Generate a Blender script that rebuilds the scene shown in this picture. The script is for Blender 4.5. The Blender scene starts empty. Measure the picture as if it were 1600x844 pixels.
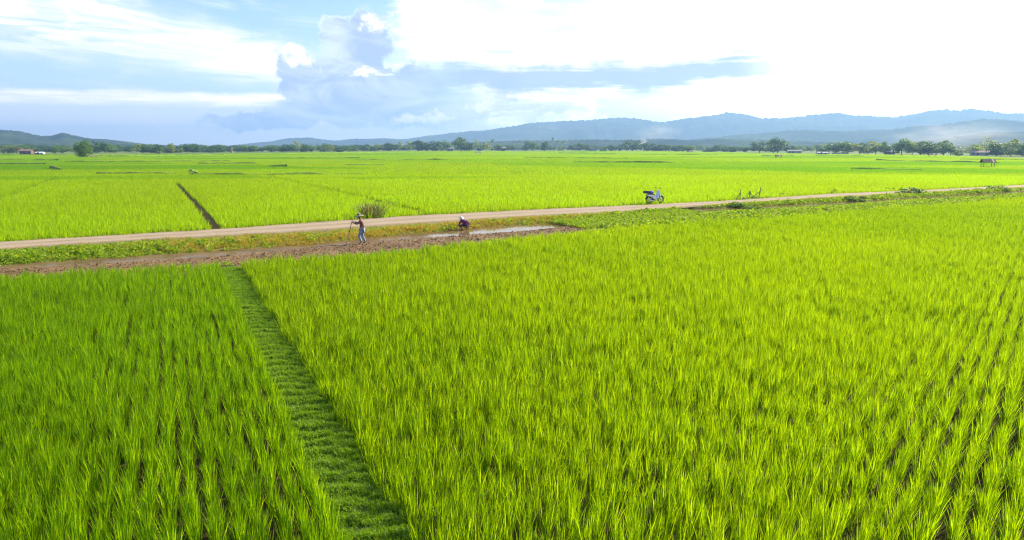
import bpy, bmesh, math, random
import numpy as np
from mathutils import Vector, Matrix, Euler, noise as mnoise

random.seed(7); RNG = np.random.default_rng(11)
S = bpy.context.scene
COL = S.collection
R = math.radians

# ------------------------------------------------------------------ camera, sun, exposure
EYE = 5.2
cam_data = bpy.data.cameras.new('drone_camera')
cam = bpy.data.objects.new('drone_camera', cam_data); COL.objects.link(cam)
cam.location = (0, 0, EYE)
cam.rotation_euler = (R(90 - 10.43), 0, 0)
cam_data.sensor_fit = 'HORIZONTAL'
cam_data.angle = R(74.98)
cam_data.clip_start = 0.1; cam_data.clip_end = 30000
S.camera = cam

SUN_AZ, SUN_EL = 58.0, 33.0           # degrees clockwise from +Y, degrees above the horizon
sun_dir = Vector((math.sin(R(SUN_AZ)) * math.cos(R(SUN_EL)), math.cos(R(SUN_AZ)) * math.cos(R(SUN_EL)), math.sin(R(SUN_EL))))
sd = bpy.data.lights.new('sun', 'SUN'); sd.energy = 5.0; sd.angle = R(0.5); sd.color = (1.0, 0.89, 0.68)
sun = bpy.data.objects.new('sun', sd); COL.objects.link(sun)
sun.rotation_euler = sun_dir.to_track_quat('Z', 'Y').to_euler()

S.view_settings.view_transform = 'Standard'; S.view_settings.look = 'None'
S.view_settings.gamma = 1.0; S.view_settings.use_curve_mapping = False
S.view_settings.exposure = 1.0
S.render.engine = 'CYCLES'
cy = S.cycles
cy.max_bounces = 8; cy.diffuse_bounces = 3; cy.glossy_bounces = 3; cy.transmission_bounces = 4
cy.volume_bounces = 0; cy.transparent_max_bounces = 8
cy.use_denoising = True; cy.denoising_prefilter = 'NONE'; cy.filter_width = 1.2
cy.caustics_reflective = False; cy.caustics_refractive = False


# ------------------------------------------------------------------ node expression helper
class NT:
    def __init__(self, tree): self.t = tree
    def node(self, typ, **kw):
        n = self.t.nodes.new(typ)
        for k, v in kw.items(): setattr(n, k, v)
        return n
    def put(self, sock, v):
        if isinstance(v, E_): self.t.links.new(v.s, sock)
        elif hasattr(v, 'is_output'): self.t.links.new(v, sock)
        else: sock.default_value = v
    def math(self, op, a, b=None, c=None, clamp=False):
        n = self.node('ShaderNodeMath', operation=op, use_clamp=clamp)
        for i, v in enumerate((a, b, c)):
            if v is not None: self.put(n.inputs[i], v)
        return E_(self, n.outputs[0])
    def smooth(self, x, lo, hi):
        n = self.node('ShaderNodeMapRange', interpolation_type='SMOOTHSTEP')
        self.put(n.inputs['Value'], x); self.put(n.inputs['From Min'], lo); self.put(n.inputs['From Max'], hi)
        return E_(self, n.outputs['Result'])
    def vec(self, x, y, z):
        n = self.node('ShaderNodeCombineXYZ')
        for i, v in enumerate((x, y, z)): self.put(n.inputs[i], v)
        return n.outputs[0]
    def noise(self, v, scale, detail=4.0, rough=0.55, dist=0.0):
        n = self.node('ShaderNodeTexNoise')
        if v is not None: self.put(n.inputs['Vector'], v)
        n.inputs['Scale'].default_value = scale; n.inputs['Detail'].default_value = detail
        n.inputs['Roughness'].default_value = rough; n.inputs['Distortion'].default_value = dist
        return E_(self, n.outputs['Fac'])
    def mix(self, fac, a, b, mode='MIX'):
        n = self.node('ShaderNodeMix', data_type='RGBA', blend_type=mode)
        self.put(n.inputs[0], fac)
        for i, v in ((6, a), (7, b)):
            if isinstance(v, tuple): n.inputs[i].default_value = v if len(v) == 4 else (*v, 1)
            else: self.put(n.inputs[i], v)
        return n.outputs[2]
class E_:
    def __init__(self, nt, s): self.nt = nt; self.s = s
    def __add__(self, o): return self.nt.math('ADD', self, o)
    __radd__ = __add__
    def __sub__(self, o): return self.nt.math('SUBTRACT', self, o)
    def __rsub__(self, o): return self.nt.math('SUBTRACT', o, self)
    def __mul__(self, o): return self.nt.math('MULTIPLY', self, o)
    __rmul__ = __mul__
    def __truediv__(self, o): return self.nt.math('DIVIDE', self, o)
    def max(self, o): return self.nt.math('MAXIMUM', self, o)
    def min(self, o): return self.nt.math('MINIMUM', self, o)
    def abs(self): return self.nt.math('ABSOLUTE', self)
    def pow(self, o): return self.nt.math('POWER', self, o)


# ------------------------------------------------------------------ world: Nishita sky with clouds by compass direction
world = bpy.data.worlds.new('World'); S.world = world; world.use_nodes = True
wt = world.node_tree; wt.nodes.clear(); W = NT(wt)
SKY_STRENGTH = 0.1
sky = W.node('ShaderNodeTexSky', sky_type='NISHITA', sun_disc=False, sun_elevation=R(SUN_EL), sun_rotation=R(SUN_AZ),
             altitude=100, air_density=1.0, dust_density=1.0, ozone_density=1.5)
tc = W.node('ShaderNodeTexCoord')
sep = W.node('ShaderNodeSeparateXYZ'); wt.links.new(tc.outputs['Generated'], sep.inputs[0])
DX, DY, DZ = (E_(W, sep.outputs[i]) for i in range(3))
AZ = W.math('ARCTAN2', DX, DY) * 57.29578
EL = W.math('ARCSINE', DZ) * 57.29578
dirv = tc.outputs['Generated']
w1 = W.noise(dirv, 9, 6, .6) - 0.5
sh = W.node('ShaderNodeVectorMath', operation='ADD'); wt.links.new(dirv, sh.inputs[0]); sh.inputs[1].default_value = (3.1, 1.7, 5.3)
w2 = W.noise(sh.outputs[0], 11, 6, .6) - 0.5
w3 = W.noise(sh.outputs[0], 34, 5, .6) - 0.5
A1 = AZ + w1 * 5.0; B1 = EL + w2 * 2.6             # soft warp for the big masses
A2 = AZ + w1 * 4.0 + w3 * 2.6; B2 = EL + w2 * 2.6 + w3 * 2.0     # crisp warp for heaped clouds
streak_v = W.vec(AZ * 0.028 + w1 * .25, EL * 0.22 + AZ * .012, 0.0)
st1 = W.noise(streak_v, 3.0, 7, .62, .4)
st2 = W.noise(W.vec(AZ * 0.05 + 9.0, EL * 0.55, 2.0), 3.0, 6, .6, .3)
def sunny(a, lo, hi): return W.smooth(a, lo, hi)
def blob(a, e, ra, re, A=A2, B=B2):
    p = (A - a) / ra; q = (B - e) / re
    return 1.0 - (p * p + q * q)
def union(*b):
    o = b[0]
    for x in b[1:]: o = o.max(x)
    return o
def c10(r, g, b, k=1.0): return (r * k / SKY_STRENGTH, g * k / SKY_STRENGTH, b * k / SKY_STRENGTH, 1)

WHITE = c10(.80, 0.79, 0.78); BODY = c10(0.275, 0.345, 0.50); BAND = c10(0.27, 0.345, 0.49)
skycol = W.mix(1.0, sky.outputs[0], (1.02, 1.08, 1.42, 1), 'MULTIPLY')
# high thin cloud everywhere
gen = W.smooth(st1, .50, .78) * 0.55 * W.smooth(EL, -2, 10)
c = W.mix(gen, skycol, WHITE)
# left fan of cirrus: axis sinks to the right, narrows to the right
axis = 9.4 + (AZ + 37.0) * -0.155
half = 3.6 + (AZ + 37.0) * -0.075
d = (B1 - axis).abs() / half.max(.8)
fan = (1.0 - W.smooth(d, .35, 1.15)) * W.smooth(AZ, -75, -40).max(W.smooth(AZ, -60, -45)) * (1.0 - W.smooth(AZ, -19.5, -14))
fan = fan * (0.30 + 0.95 * W.smooth(st1, .38, .60))
c = W.mix(W.math('MINIMUM', fan, 1.0), c, c10(0.74, 0.73, 0.73))
d = (EL + w2 * .8 - (3.35 + (AZ + 37) * .018)).abs() / 0.62
low = (1.0 - W.smooth(d, .25, 1.1)) * W.smooth(AZ, -70, -36) * (1.0 - W.smooth(AZ, -18, -15)) * (0.45 + 0.7 * W.smooth(st2, .38, .62))
c = W.mix(low, c, c10(0.95, 0.87, 0.85))
# pale rose air low over the plain
rose = (1.0 - W.smooth(EL + w2 * 1.4, .8, 4.2)) * 0.8 * W.smooth(AZ, -75, -40) * (1.0 - W.smooth(AZ, 0, 18))
c = W.mix(rose, c, c10(0.88, 0.85, 0.84))
# the sunlit white bank filling the right of the sky
edge = W.smooth(A2 + B2 * -0.15 + (st2 - .5) * 4, -12.0, -8.2) * W.smooth(B2, 6.0, 7.4)
edge2 = W.smooth(A1, -6.5, -1.0) * W.smooth(B1, -3, 1.0)
bank = edge.max(edge2) * (1.0 - W.smooth(AZ, 95, 140))
bank = bank * (1.0 - .55 * W.smooth(EL + w2 * 6, 26, 50))
blue_gap = W.smooth(blob(3.0, 12.4, 5.5, 1.2, A1, B1), 0.0, .7)
bank = bank * (1.0 - .55 * blue_gap)
bt = W.smooth(W.noise(W.vec(AZ * .06 + w1, EL * .2, 4.0), 2.2, 7, .6, .6), .40, .62).max(W.smooth(AZ, 2, 20))
c = W.mix(bank, c, W.mix(bt, c10(.52, .54, .57), c10(1.15, 1.12, 1.08)))
# heaped cloud tower, shaded toward us, bright at the rims
tower = union(blob(-13.2, 6.0, 3.6, 3.4), blob(-11.4, 8.6, 2.4, 2.4), blob(-14.6, 9.0, 1.6, 1.6), blob(-17.4, 6.0, 1.7, 1.5), blob(-16.9, 4.1, 2.0, 2.0),
              blob(-10.0, 4.4, 6.4, 2.4), blob(-12.5, 2.6, 9.0, 1.15), blob(-5.5, 3.0, 3.5, 1.7), blob(-20.0, 2.2, 4.5, .9))
tn = tower + (W.noise(dirv, 42, 7, .66) - .5) * 1.5
tm = W.smooth(tn, -.12, .50)
left_rim = (1.0 - W.smooth(tn, .0, .42)) * W.smooth(EL, 2.8, 5.0) * W.smooth(W.noise(sh.outputs[0], 13, 4), .36, .66)
body = W.mix(W.smooth(W.noise(W.vec(AZ * .12, EL * .30, 1.0), 1.6, 7, .62, .5), .35, .68), BODY, c10(0.50, 0.56, 0.67))
body = W.mix(W.math('MINIMUM', left_rim * 1.0, 1.0), body, c10(.80, .79, .78))
fade = 1.0 - .60 * W.smooth(A1, -10, -3)
c = W.mix(tm * fade, c, body)
# sunlit knuckles on the tower
kn = union(blob(-17.6, 7.0, 1.35, 1.1), blob(-10.6, 9.75, 1.5, .95), blob(-7.6, 2.55, 2.9, .62), blob(-11.5, 5.75, 3.1, .32), blob(-3.0, 3.2, 2.0, .7), blob(-20.6, 1.35, 1.3, .22), blob(-13.6, 1.25, 1.4, .2))
knm = W.smooth(kn + (W.noise(dirv, 40, 7, .68) - .5) * 4.2, .1, 1.1) * .85 * W.smooth(kn, -.6, .4)
c = W.mix(knm, c, c10(.82, .79, .76))
# long grey band of cloud crossing the bright bank
d = (B1 - (5.55 + W.smooth(AZ, 8, 24) * .6)).abs() / (1.45 - W.smooth(AZ, 10, 26) * .55)
band = (1.0 - W.smooth(d + (st2 - .5) * 2.2, .25, 1.15)) * W.smooth(AZ + w1 * 6, -10, -4) * (1.0 - W.smooth(AZ + w1 * 10, 17, 26))
c = W.mix(band * .95, c, BAND)
bg = W.node('ShaderNodeBackground'); bg.inputs['Strength'].default_value = SKY_STRENGTH
wt.links.new(c, bg.inputs['Color'])
wo = W.node('ShaderNodeOutputWorld'); wt.links.new(bg.outputs[0], wo.inputs['Surface'])


# ------------------------------------------------------------------ object helpers
def tag(o, label, cat=None, kind=None, group=None):
    o['label'] = label
    if cat: o['category'] = cat
    if kind: o['kind'] = kind
    if group: o['group'] = group
    return o
def link(name, me, parent=None, mat=None):
    o = bpy.data.objects.new(name, me); COL.objects.link(o)
    if parent is not None: o.parent = parent
    if mat is not None and not me.materials: me.materials.append(mat)
    return o
def empty(name, loc, rz=0.0):
    o = bpy.data.objects.new(name, None); COL.objects.link(o); o.empty_display_size = .2
    o.location = loc; o.rotation_euler = (0, 0, rz); return o
def mesh_np(name, verts, faces, mat=None, smooth=False):
    me = bpy.data.meshes.new(name); me.from_pydata([tuple(v) for v in verts], [], faces)
    if smooth: me.polygons.foreach_set('use_smooth', [True] * len(me.polygons))
    if mat: me.materials.append(mat)
    me.update(); return me
class MB:
    """collects simple shapes into one mesh"""
    def __init__(s): s.v = []; s.f = []
    def add(s, vs, fs):
        k = len(s.v); s.v += [tuple(v) for v in vs]; s.f += [tuple(i + k for i in f) for f in fs]; return s
    def box(s, cx, cy, cz, sx, sy, sz, M=None):
        vs = [Vector((x * sx / 2, y * sy / 2, z * sz / 2)) for x in (-1, 1) for y in (-1, 1) for z in (-1, 1)]
        if M: vs = [M @ v for v in vs]
        vs = [v + Vector((cx, cy, cz)) for v in vs]
        return s.add(vs, [(0, 1, 3, 2), (4, 6, 7, 5), (0, 4, 5, 1), (2, 3, 7, 6), (0, 2, 6, 4), (1, 5, 7, 3)])
    def tube(s, pts, rad, n=8, cap=True):
        pts = [Vector(p) for p in pts]; rad = rad if hasattr(rad, '__len__') else [rad] * len(pts)
        k0 = []
        for i, p in enumerate(pts):
            d = (pts[min(i + 1, len(pts) - 1)] - pts[max(i - 1, 0)]).normalized()
            a = d.orthogonal().normalized() if abs(d.z) > .95 else d.cross(Vector((0, 0, 1))).normalized()
            b = d.cross(a)
            k0.append([p + (a * math.cos(t) + b * math.sin(t)) * rad[i] for t in (2 * math.pi * j / n for j in range(n))])
        vs = [v for ring in k0 for v in ring]; fs = []
        for i in range(len(pts) - 1):
            for j in range(n):
                fs.append((i * n + j, i * n + (j + 1) % n, (i + 1) * n + (j + 1) % n, (i + 1) * n + j))
        if cap: fs += [tuple(reversed(range(n))), tuple(range((len(pts) - 1) * n, len(pts) * n))]
        return s.add(vs, fs)
    def lathe(s, prof, n=16, c=(0, 0, 0), M=None):
        """prof: (radius, height) pairs about the z axis"""
        vs = []; fs = []
        for r, h in prof:
            for j in range(n):
                t = 2 * math.pi * j / n; v = Vector((r * math.cos(t), r * math.sin(t), h))
                if M: v = M @ v
                vs.append(v + Vector(c))
        for i in range(len(prof) - 1):
            for j in range(n): fs.append((i * n + j, i * n + (j + 1) % n, (i + 1) * n + (j + 1) % n, (i + 1) * n + j))
        return s.add(vs, fs)
    def prism(s, outline, y0, y1):
        """outline in the xz plane, thickness along y"""
        n = len(outline)
        vs = [(x, y0, z) for x, z in outline] + [(x, y1, z) for x, z in outline]
        fs = [tuple(range(n)), tuple(reversed(range(n, 2 * n)))] + [(i, i + n, (i + 1) % n + n, (i + 1) % n) for i in range(n)]
        return s.add(vs, fs)
    def build(s, name, mat, parent=None, smooth=False, bevel=0.0):
        me = mesh_np(name, s.v, s.f, mat, smooth)
        if bevel:
            bm = bmesh.new(); bm.from_mesh(me); bmesh.ops.recalc_face_normals(bm, faces=bm.faces)
            bmesh.ops.bevel(bm, geom=bm.edges[:], offset=bevel, segments=2, affect='EDGES', profile=.6); bm.to_mesh(me); bm.free()
        else:
            bm = bmesh.new(); bm.from_mesh(me); bmesh.ops.recalc_face_normals(bm, faces=bm.faces); bm.to_mesh(me); bm.free()
        return link(name, me, parent)


# ------------------------------------------------------------------ materials
def mat(name):
    m = bpy.data.materials.new(name); m.use_nodes = True; t = m.node_tree; t.nodes.clear(); n = NT(t)
    out = n.node('ShaderNodeOutputMaterial'); return m, n, out
def plain(name, col, rough=.6, metal=0.0, var=.12, scale=6.0):
    m, n, out = mat(name); p = n.node('ShaderNodeBsdfPrincipled')
    tcn = n.node('ShaderNodeTexCoord'); f = n.noise(tcn.outputs['Object'], scale, 5)
    k = n.smooth(f, .3, .7)
    cc = n.mix(k, tuple(x * (1 - var) for x in col), tuple(min(1, x * (1 + var)) for x in col))
    n.put(p.inputs['Base Color'], cc); p.inputs['Roughness'].default_value = rough; p.inputs['Metallic'].default_value = metal
    n.t.links.new(p.outputs[0], out.inputs['Surface']); return m
def leafy(name, a, b, old=None, old_share=0.0, trans=.45, tint=1.0, field=0.0, gloss=.25, field_a=None, paddies=False):
    """thin leaves: each leaf its own tone between A and B, a share of dry ones, light shining through"""
    m, n, out = mat(name)
    g = n.node('ShaderNodeNewGeometry'); r = E_(n, g.outputs['Random Per Island'])
    cc = n.mix(r.pow(1.35) if field else r, a, b)
    if old:
        cc = n.mix(n.math('GREATER_THAN', n.math('FRACT', r * 37.3), 1 - old_share), cc, old)
    if field:
        big = n.smooth(n.noise(g.outputs['Position'], .035, 4, .6), .35, .65)
        cc = n.mix(big * field, cc, field_a or a)
        if paddies:        # neighbouring paddies ripen a little differently
            mp = n.node('ShaderNodeMapping'); n.put(mp.inputs['Vector'], g.outputs['Position']); mp.inputs['Rotation'].default_value = (0, 0, R(-22)); mp.inputs['Scale'].default_value = (.011, .026, 0)
            vo = n.node('ShaderNodeTexVoronoi'); vo.distance = 'CHEBYCHEV'; vo.inputs['Scale'].default_value = 1.0; vo.inputs['Randomness'].default_value = .7
            n.t.links.new(mp.outputs[0], vo.inputs['Vector']); sx = n.node('ShaderNodeSeparateColor'); n.t.links.new(vo.outputs['Color'], sx.inputs[0])
            cc = n.mix(n.smooth(E_(n, sx.outputs[0]),   .35, 1.0) * .8, cc, (.09, .23, .001, 1))
    p = n.node('ShaderNodeBsdfPrincipled'); n.put(p.inputs['Base Color'], cc); p.inputs['Roughness'].default_value = .5
    p.inputs['Specular IOR Level'].default_value = gloss
    tr = n.node('ShaderNodeBsdfTranslucent')
    tcol = n.mix(1.0, cc, (1.85 * tint, 1.8 * tint, .8, 1), 'MULTIPLY'); n.put(tr.inputs['Color'], tcol)
    ms = n.node('ShaderNodeMixShader'); ms.inputs[0].default_value = trans
    n.t.links.new(p.outputs[0], ms.inputs[1]); n.t.links.new(tr.outputs[0], ms.inputs[2])
    n.t.links.new(ms.outputs[0], out.inputs['Surface']); return m
def earth(name, a, b, c, scale=1.0, rough=.95, bump=.03, spec=.2):
    m, n, out = mat(name); g = n.node('ShaderNodeNewGeometry'); P_ = g.outputs['Position']
    f1 = n.smooth(n.noise(P_, .35 * scale, 6, .65), .3, .7); f2 = n.smooth(n.noise(P_, 3.1 * scale, 6, .7), .35, .7)
    cc = n.mix(f1, a, b); cc = n.mix(f2 * .6, cc, c)
    p = n.node('ShaderNodeBsdfPrincipled'); n.put(p.inputs['Base Color'], cc); p.inputs['Roughness'].default_value = rough
    p.inputs['Specular IOR Level'].default_value = spec
    bn = n.node('ShaderNodeBump'); bn.inputs['Strength'].default_value = .8; bn.inputs['Distance'].default_value = bump
    n.put(bn.inputs['Height'], n.noise(P_, 9 * scale, 6, .7)); n.t.links.new(bn.outputs[0], p.inputs['Normal'])
    n.t.links.new(p.outputs[0], out.inputs['Surface']); return m

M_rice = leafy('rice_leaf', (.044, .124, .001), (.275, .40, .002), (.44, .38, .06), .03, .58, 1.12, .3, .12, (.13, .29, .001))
M_rice_sunny = leafy('rice_leaf_sunny', (.046, .125, .001), (.295, .405, .002), (.50, .38, .06), .04, .58, 1.12, .35, .12, (.30, .38, .002))  # same rice, toned yellower to paint the sun's glow into the right field
M_rice_far = leafy('rice_leaf_far', (.115, .245, .001), (.285, .405, .002), None, 0, .57, 1.12, .5, .15, (.19, .26, .001), True)
M_grass = leafy('verge_grass', (.07, .16, .004), (.27, .36, .012), (.42, .33, .08), .05, .45, 1.0)
M_grass_dry = leafy('dry_grass', (.24, .175, .02), (.46, .33, .04), (.16, .20, .015), .22, .4, .9)
M_path_grass = leafy('path_grass', (.075, .19, .004), (.21, .34, .008), (.30, .28, .10), .03, .4)
M_soil = earth('paddy_soil', (.040, .030, .010), (.07, .05, .018), (.035, .045, .008), 1.0, .9, .02, .05)
M_plain = earth('plain_ground', (.10, .17, .02), (.13, .20, .03), (.12, .13, .05), .05, .95, .02)
M_road = None
M_mud = earth('ploughed_mud', (.12, .070, .026), (.20, .125, .052), (.075, .042, .016), 1.2, .85, .05, .3)
M_clod = earth('dry_clod', (.17, .10, .042), (.25, .16, .07), (.13, .075, .03), 3.0, .9, .02, .1)
M_verge = earth('verge_soil', (.10, .11, .02), (.17, .15, .04), (.08, .11, .015), 1.0)
M_path = earth('path_soil', (.035, .075, .008), (.06, .10, .012), (.06, .065, .02), 1.5)
M_hill = None
def road_mat():
    m, n, out = mat('dirt_road'); g = n.node('ShaderNodeNewGeometry'); P_ = g.outputs['Position']
    at = n.node('ShaderNodeAttribute'); at.attribute_name = 'across'; t = E_(n, at.outputs['Fac'])
    f1 = n.smooth(n.noise(P_, .5, 6, .65), .3, .7); f2 = n.smooth(n.noise(P_, 5, 6, .75), .4, .75)
    cc = n.mix(f1, (.22, .165, .10, 1), (.29, .225, .145, 1)); cc = n.mix(f2 * .8, cc, (.16, .11, .06, 1))
    wob = n.noise(P_, .6, 3) * .12 - .06
    tr = n.smooth((t + wob - .30).abs(), .05, .16).min(n.smooth((t + wob - .68).abs(), .05, .16))
    cc = n.mix((1.0 - tr) * .55, cc, (.35, .265, .165, 1))
    eg = n.smooth((t + wob * 2 - .5).abs(), .30, .50)
    cc = n.mix(eg * .9, cc, (.15, .12, .04, 1))
    p = n.node('ShaderNodeBsdfPrincipled'); n.put(p.inputs['Base Color'], cc); p.inputs['Roughness'].default_value = .95
    bn = n.node('ShaderNodeBump'); bn.inputs['Strength'].default_value = .7; bn.inputs['Distance'].default_value = .03
    n.put(bn.inputs['Height'], n.noise(P_, 7, 6, .7)); n.t.links.new(bn.outputs[0], p.inputs['Normal'])
    n.t.links.new(p.outputs[0], out.inputs['Surface']); return m
M_road = road_mat()
def water_mat():
    m, n, out = mat('ditch_water'); g = n.node('ShaderNodeNewGeometry')
    f = n.smooth(n.noise(g.outputs['Position'], .5, 4), .35, .65)
    px = n.node('ShaderNodeSeparateXYZ'); n.t.links.new(g.outputs['Position'], px.inputs[0]); X_ = E_(n, px.outputs[0])
    sky_gloss = n.smooth(X_ + (f - .5) * 5.0, -9, 1)          # sky reflection graded by position: dulled at one end, stronger at the other
    df = n.node('ShaderNodeBsdfDiffuse'); n.put(df.inputs['Color'], n.mix(f, (.11, .075, .035, 1), (.16, .11, .055, 1)))
    gl = n.node('ShaderNodeBsdfGlossy'); gl.inputs['Roughness'].default_value = .05; gl.inputs['Color'].default_value = (.9, .9, .9, 1)
    bn = n.node('ShaderNodeBump'); bn.inputs['Strength'].default_value = .3; bn.inputs['Distance'].default_value = .012
    n.put(bn.inputs['Height'], n.noise(g.outputs['Position'], 5, 3)); n.t.links.new(bn.outputs[0], gl.inputs['Normal'])
    ms = n.node('ShaderNodeMixShader'); n.put(ms.inputs[0], sky_gloss * .32 + .13); n.t.links.new(df.outputs[0], ms.inputs[1]); n.t.links.new(gl.outputs[0], ms.inputs[2])
    n.t.links.new(ms.outputs[0], out.inputs['Surface']); return m
M_water = water_mat()
def hill_mat():
    m, n, out = mat('hill_forest'); g = n.node('ShaderNodeNewGeometry'); P_ = g.outputs['Position']
    f1 = n.smooth(n.noise(P_, .004, 6, .6), .35, .65); f2 = n.smooth(n.noise(P_, .03, 6, .7), .35, .65)
    cc = n.mix(f1, (.016, .038, .018, 1), (.085, .12, .035, 1)); cc = n.mix(f2 * .8, cc, (.012, .026, .014, 1))
    p = n.node('ShaderNodeBsdfPrincipled'); n.put(p.inputs['Base Color'], cc); p.inputs['Roughness'].default_value = 1
    p.inputs['Specular IOR Level'].default_value = 0
    bn = n.node('ShaderNodeBump'); bn.inputs['Strength'].default_value = 1; bn.inputs['Distance'].default_value = 14
    n.put(bn.inputs['Height'], n.noise(P_, .02, 7, .7)); n.t.links.new(bn.outputs[0], p.inputs['Normal'])
    n.t.links.new(p.outputs[0], out.inputs['Surface']); return m
M_hill = hill_mat()
M_tree_dark = leafy('leaf_dark', (.028, .08, .016), (.07, .14, .022), None, 0, .35, .9)
M_tree_mid = leafy('leaf_mid', (.055, .13, .018), (.12, .20, .03), None, 0, .45, 1.0)
M_tree_pale = leafy('leaf_pale', (.13, .19, .04), (.22, .26, .06), None, 0, .5, 1.0)
M_tree_bush = leafy('leaf_bush', (.09, .15, .02), (.17, .20, .035), (.25, .2, .05), .1, .4, .9)
M_shrub = leafy('leaf_shrub', (.08, .17, .012), (.19, .28, .025), None, 0, .4, .9)
M_bark = plain('bark', (.13, .095, .065), .9, 0, .3)
M_bark_pale = plain('pale_bark', (.30, .26, .21), .9, 0, .25)


# ------------------------------------------------------------------ scatter of stuff (grass-like masses)
def scatter(name, pts, rot, scl, idx, sources):
    me = bpy.data.meshes.new(name); me.vertices.add(len(pts)); me.vertices.foreach_set('co', np.asarray(pts, np.float32).ravel())
    a = me.attributes.new('rot', 'FLOAT_VECTOR', 'POINT'); a.data.foreach_set('vector', np.asarray(rot, np.float32).ravel())
    a = me.attributes.new('scl', 'FLOAT_VECTOR', 'POINT'); a.data.foreach_set('vector', np.asarray(scl, np.float32).ravel())
    a = me.attributes.new('idx', 'INT', 'POINT'); a.data.foreach_set('value', np.asarray(idx, np.int32))
    me.update(); o = link(name, me)
    g = bpy.data.node_groups.new(name, 'GeometryNodeTree')
    g.interface.new_socket('Geometry', in_out='INPUT', socket_type='NodeSocketGeometry')
    g.interface.new_socket('Geometry', in_out='OUTPUT', socket_type='NodeSocketGeometry')
    L = g.links.new; N = g.nodes.new
    gi = N('NodeGroupInput'); go = N('NodeGroupOutput'); iop = N('GeometryNodeInstanceOnPoints'); jn = N('GeometryNodeJoinGeometry')
    for s in sources:
        oi = N('GeometryNodeObjectInfo'); oi.inputs['Object'].default_value = s
        ti = N('GeometryNodeGeometryToInstance'); L(oi.outputs['Geometry'], ti.inputs[0]); L(ti.outputs[0], jn.inputs[0])
    def attr(nm, typ):
        n = N('GeometryNodeInputNamedAttribute'); n.data_type = typ; n.inputs['Name'].default_value = nm
        return next(s for s in n.outputs if s.enabled and s.name == 'Attribute')
    er = N('FunctionNodeEulerToRotation'); L(attr('rot', 'FLOAT_VECTOR'), er.inputs[0])
    L(gi.outputs[0], iop.inputs['Points']); L(jn.outputs[0], iop.inputs['Instance'])
    iop.inputs['Pick Instance'].default_value = True
    L(attr('idx', 'INT'), iop.inputs['Instance Index']); L(er.outputs[0], iop.inputs['Rotation']); L(attr('scl', 'FLOAT_VECTOR'), iop.inputs['Scale'])
    L(iop.outputs[0], go.inputs[0])
    md = o.modifiers.new('scatter', 'NODES'); md.node_group = g
    o['kind'] = 'stuff'
    return o
def source(name, v, f, m):
    return bpy.data.objects.new(name, mesh_np(name, v, f, m))
def blades(nb, L, w, lean=(8, 10), curve=(18, 14), spread=.05, segs=3, seed=0, wind=0.0, low=.75, centers=None):
    """ribbons growing from a common foot; returns verts, faces"""
    r = np.random.default_rng(seed); V = []; F = []
    for b in range(nb):
        ph = r.uniform(0, 2 * math.pi); th = R(abs(r.normal(lean[0], lean[1]))); cu = R(max(0, r.normal(curve[0], curve[1])))
        l = L * r.uniform(low, 1.08); rr = spread * math.sqrt(r.uniform()); pa = r.uniform(0, 2 * math.pi)
        p = np.array([rr * math.cos(pa), rr * math.sin(pa), 0.0])
        if centers is not None: p[:2] += centers[b % len(centers)]
        side = np.array([-math.sin(ph), math.cos(ph), 0]); tw = r.uniform(-.9, .9)
        side = side * math.cos(tw) + np.array([math.cos(ph), math.sin(ph), 0]) * math.sin(tw)
        k = len(V); ww = w * r.uniform(.75, 1.2)
        for i in range(segs):
            t = i / segs; hw = ww * .5 * (.65 + .7 * t) * (1 - t ** 3)
            V.append(p - side * hw); V.append(p + side * hw)
            a = th + cu * (t + .5 / segs) ** 1.6
            d = np.array([math.cos(ph) * math.sin(a) + wind * (t + .3), math.sin(ph) * math.sin(a), math.cos(a)])
            p = p + d / np.linalg.norm(d) * l / segs
        V.append(p)
        for i in range(segs - 1): F.append((k + 2 * i, k + 2 * i + 1, k + 2 * i + 3, k + 2 * i + 2))
        F.append((k + 2 * segs - 2, k + 2 * segs - 1, k + 2 * segs))
    return V, F
def in_view(x, y, m=5.0): return (np.abs(x) < .80 * y + m) & (y > 4.5)
def inst(n, smin=.85, smax=1.15, nvar=6, tilt=.05, zs=.12, lean=0.0, rng=RNG):
    rot = np.stack([rng.normal(0, tilt, n), rng.normal(0, tilt, n) + lean, rng.uniform(0, 6.283, n)], 1)
    s = rng.uniform(smin, smax, n); scl = np.stack([s, s, s * rng.uniform(1 - zs, 1 + zs, n)], 1)
    return rot, scl, rng.integers(0, nvar, n)


# ------------------------------------------------------------------ lines of the land (metres, surveyed from below the camera)
AX = np.array([.868, .497]); NX = np.array([-.497, .868])        # along the road, across the road
def SN(poly):
    p = np.array(poly); s = p @ AX; n = p @ NX; o = np.argsort(s); return s[o], n[o]
ROAD_FAR = SN([(-27.21, 35.16), (-18.97, 40.15), (-7.53, 48.97), (3.15, 54.69), (11.74, 58.4), (21.22, 63.4), (34.47, 72.21), (48.83, 78.76), (68.25, 89.56)])
ROAD_NEAR = SN([(-25.17, 32.45), (-20.54, 35.4), (-12.2, 39.53), (-4.3, 44.71), (0.0, 47.61), (7.9, 51.42), (20.02, 59.75), (32.26, 67.52), (46.74, 75.34), (63.91, 83.82)])
W_FAR = SN([(-22.61, 29.02), (-20.08, 30.37), (-15.83, 32.63), (-10.92, 35.25), (-7.46, 38.59), (-3.98, 41.28), (-0.85, 44.01), (2.63, 45.51), (11.63, 52.65), (14.56, 56.23), (22.86, 59.65), (30.21, 63.13), (61.39, 80.44)])
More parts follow.
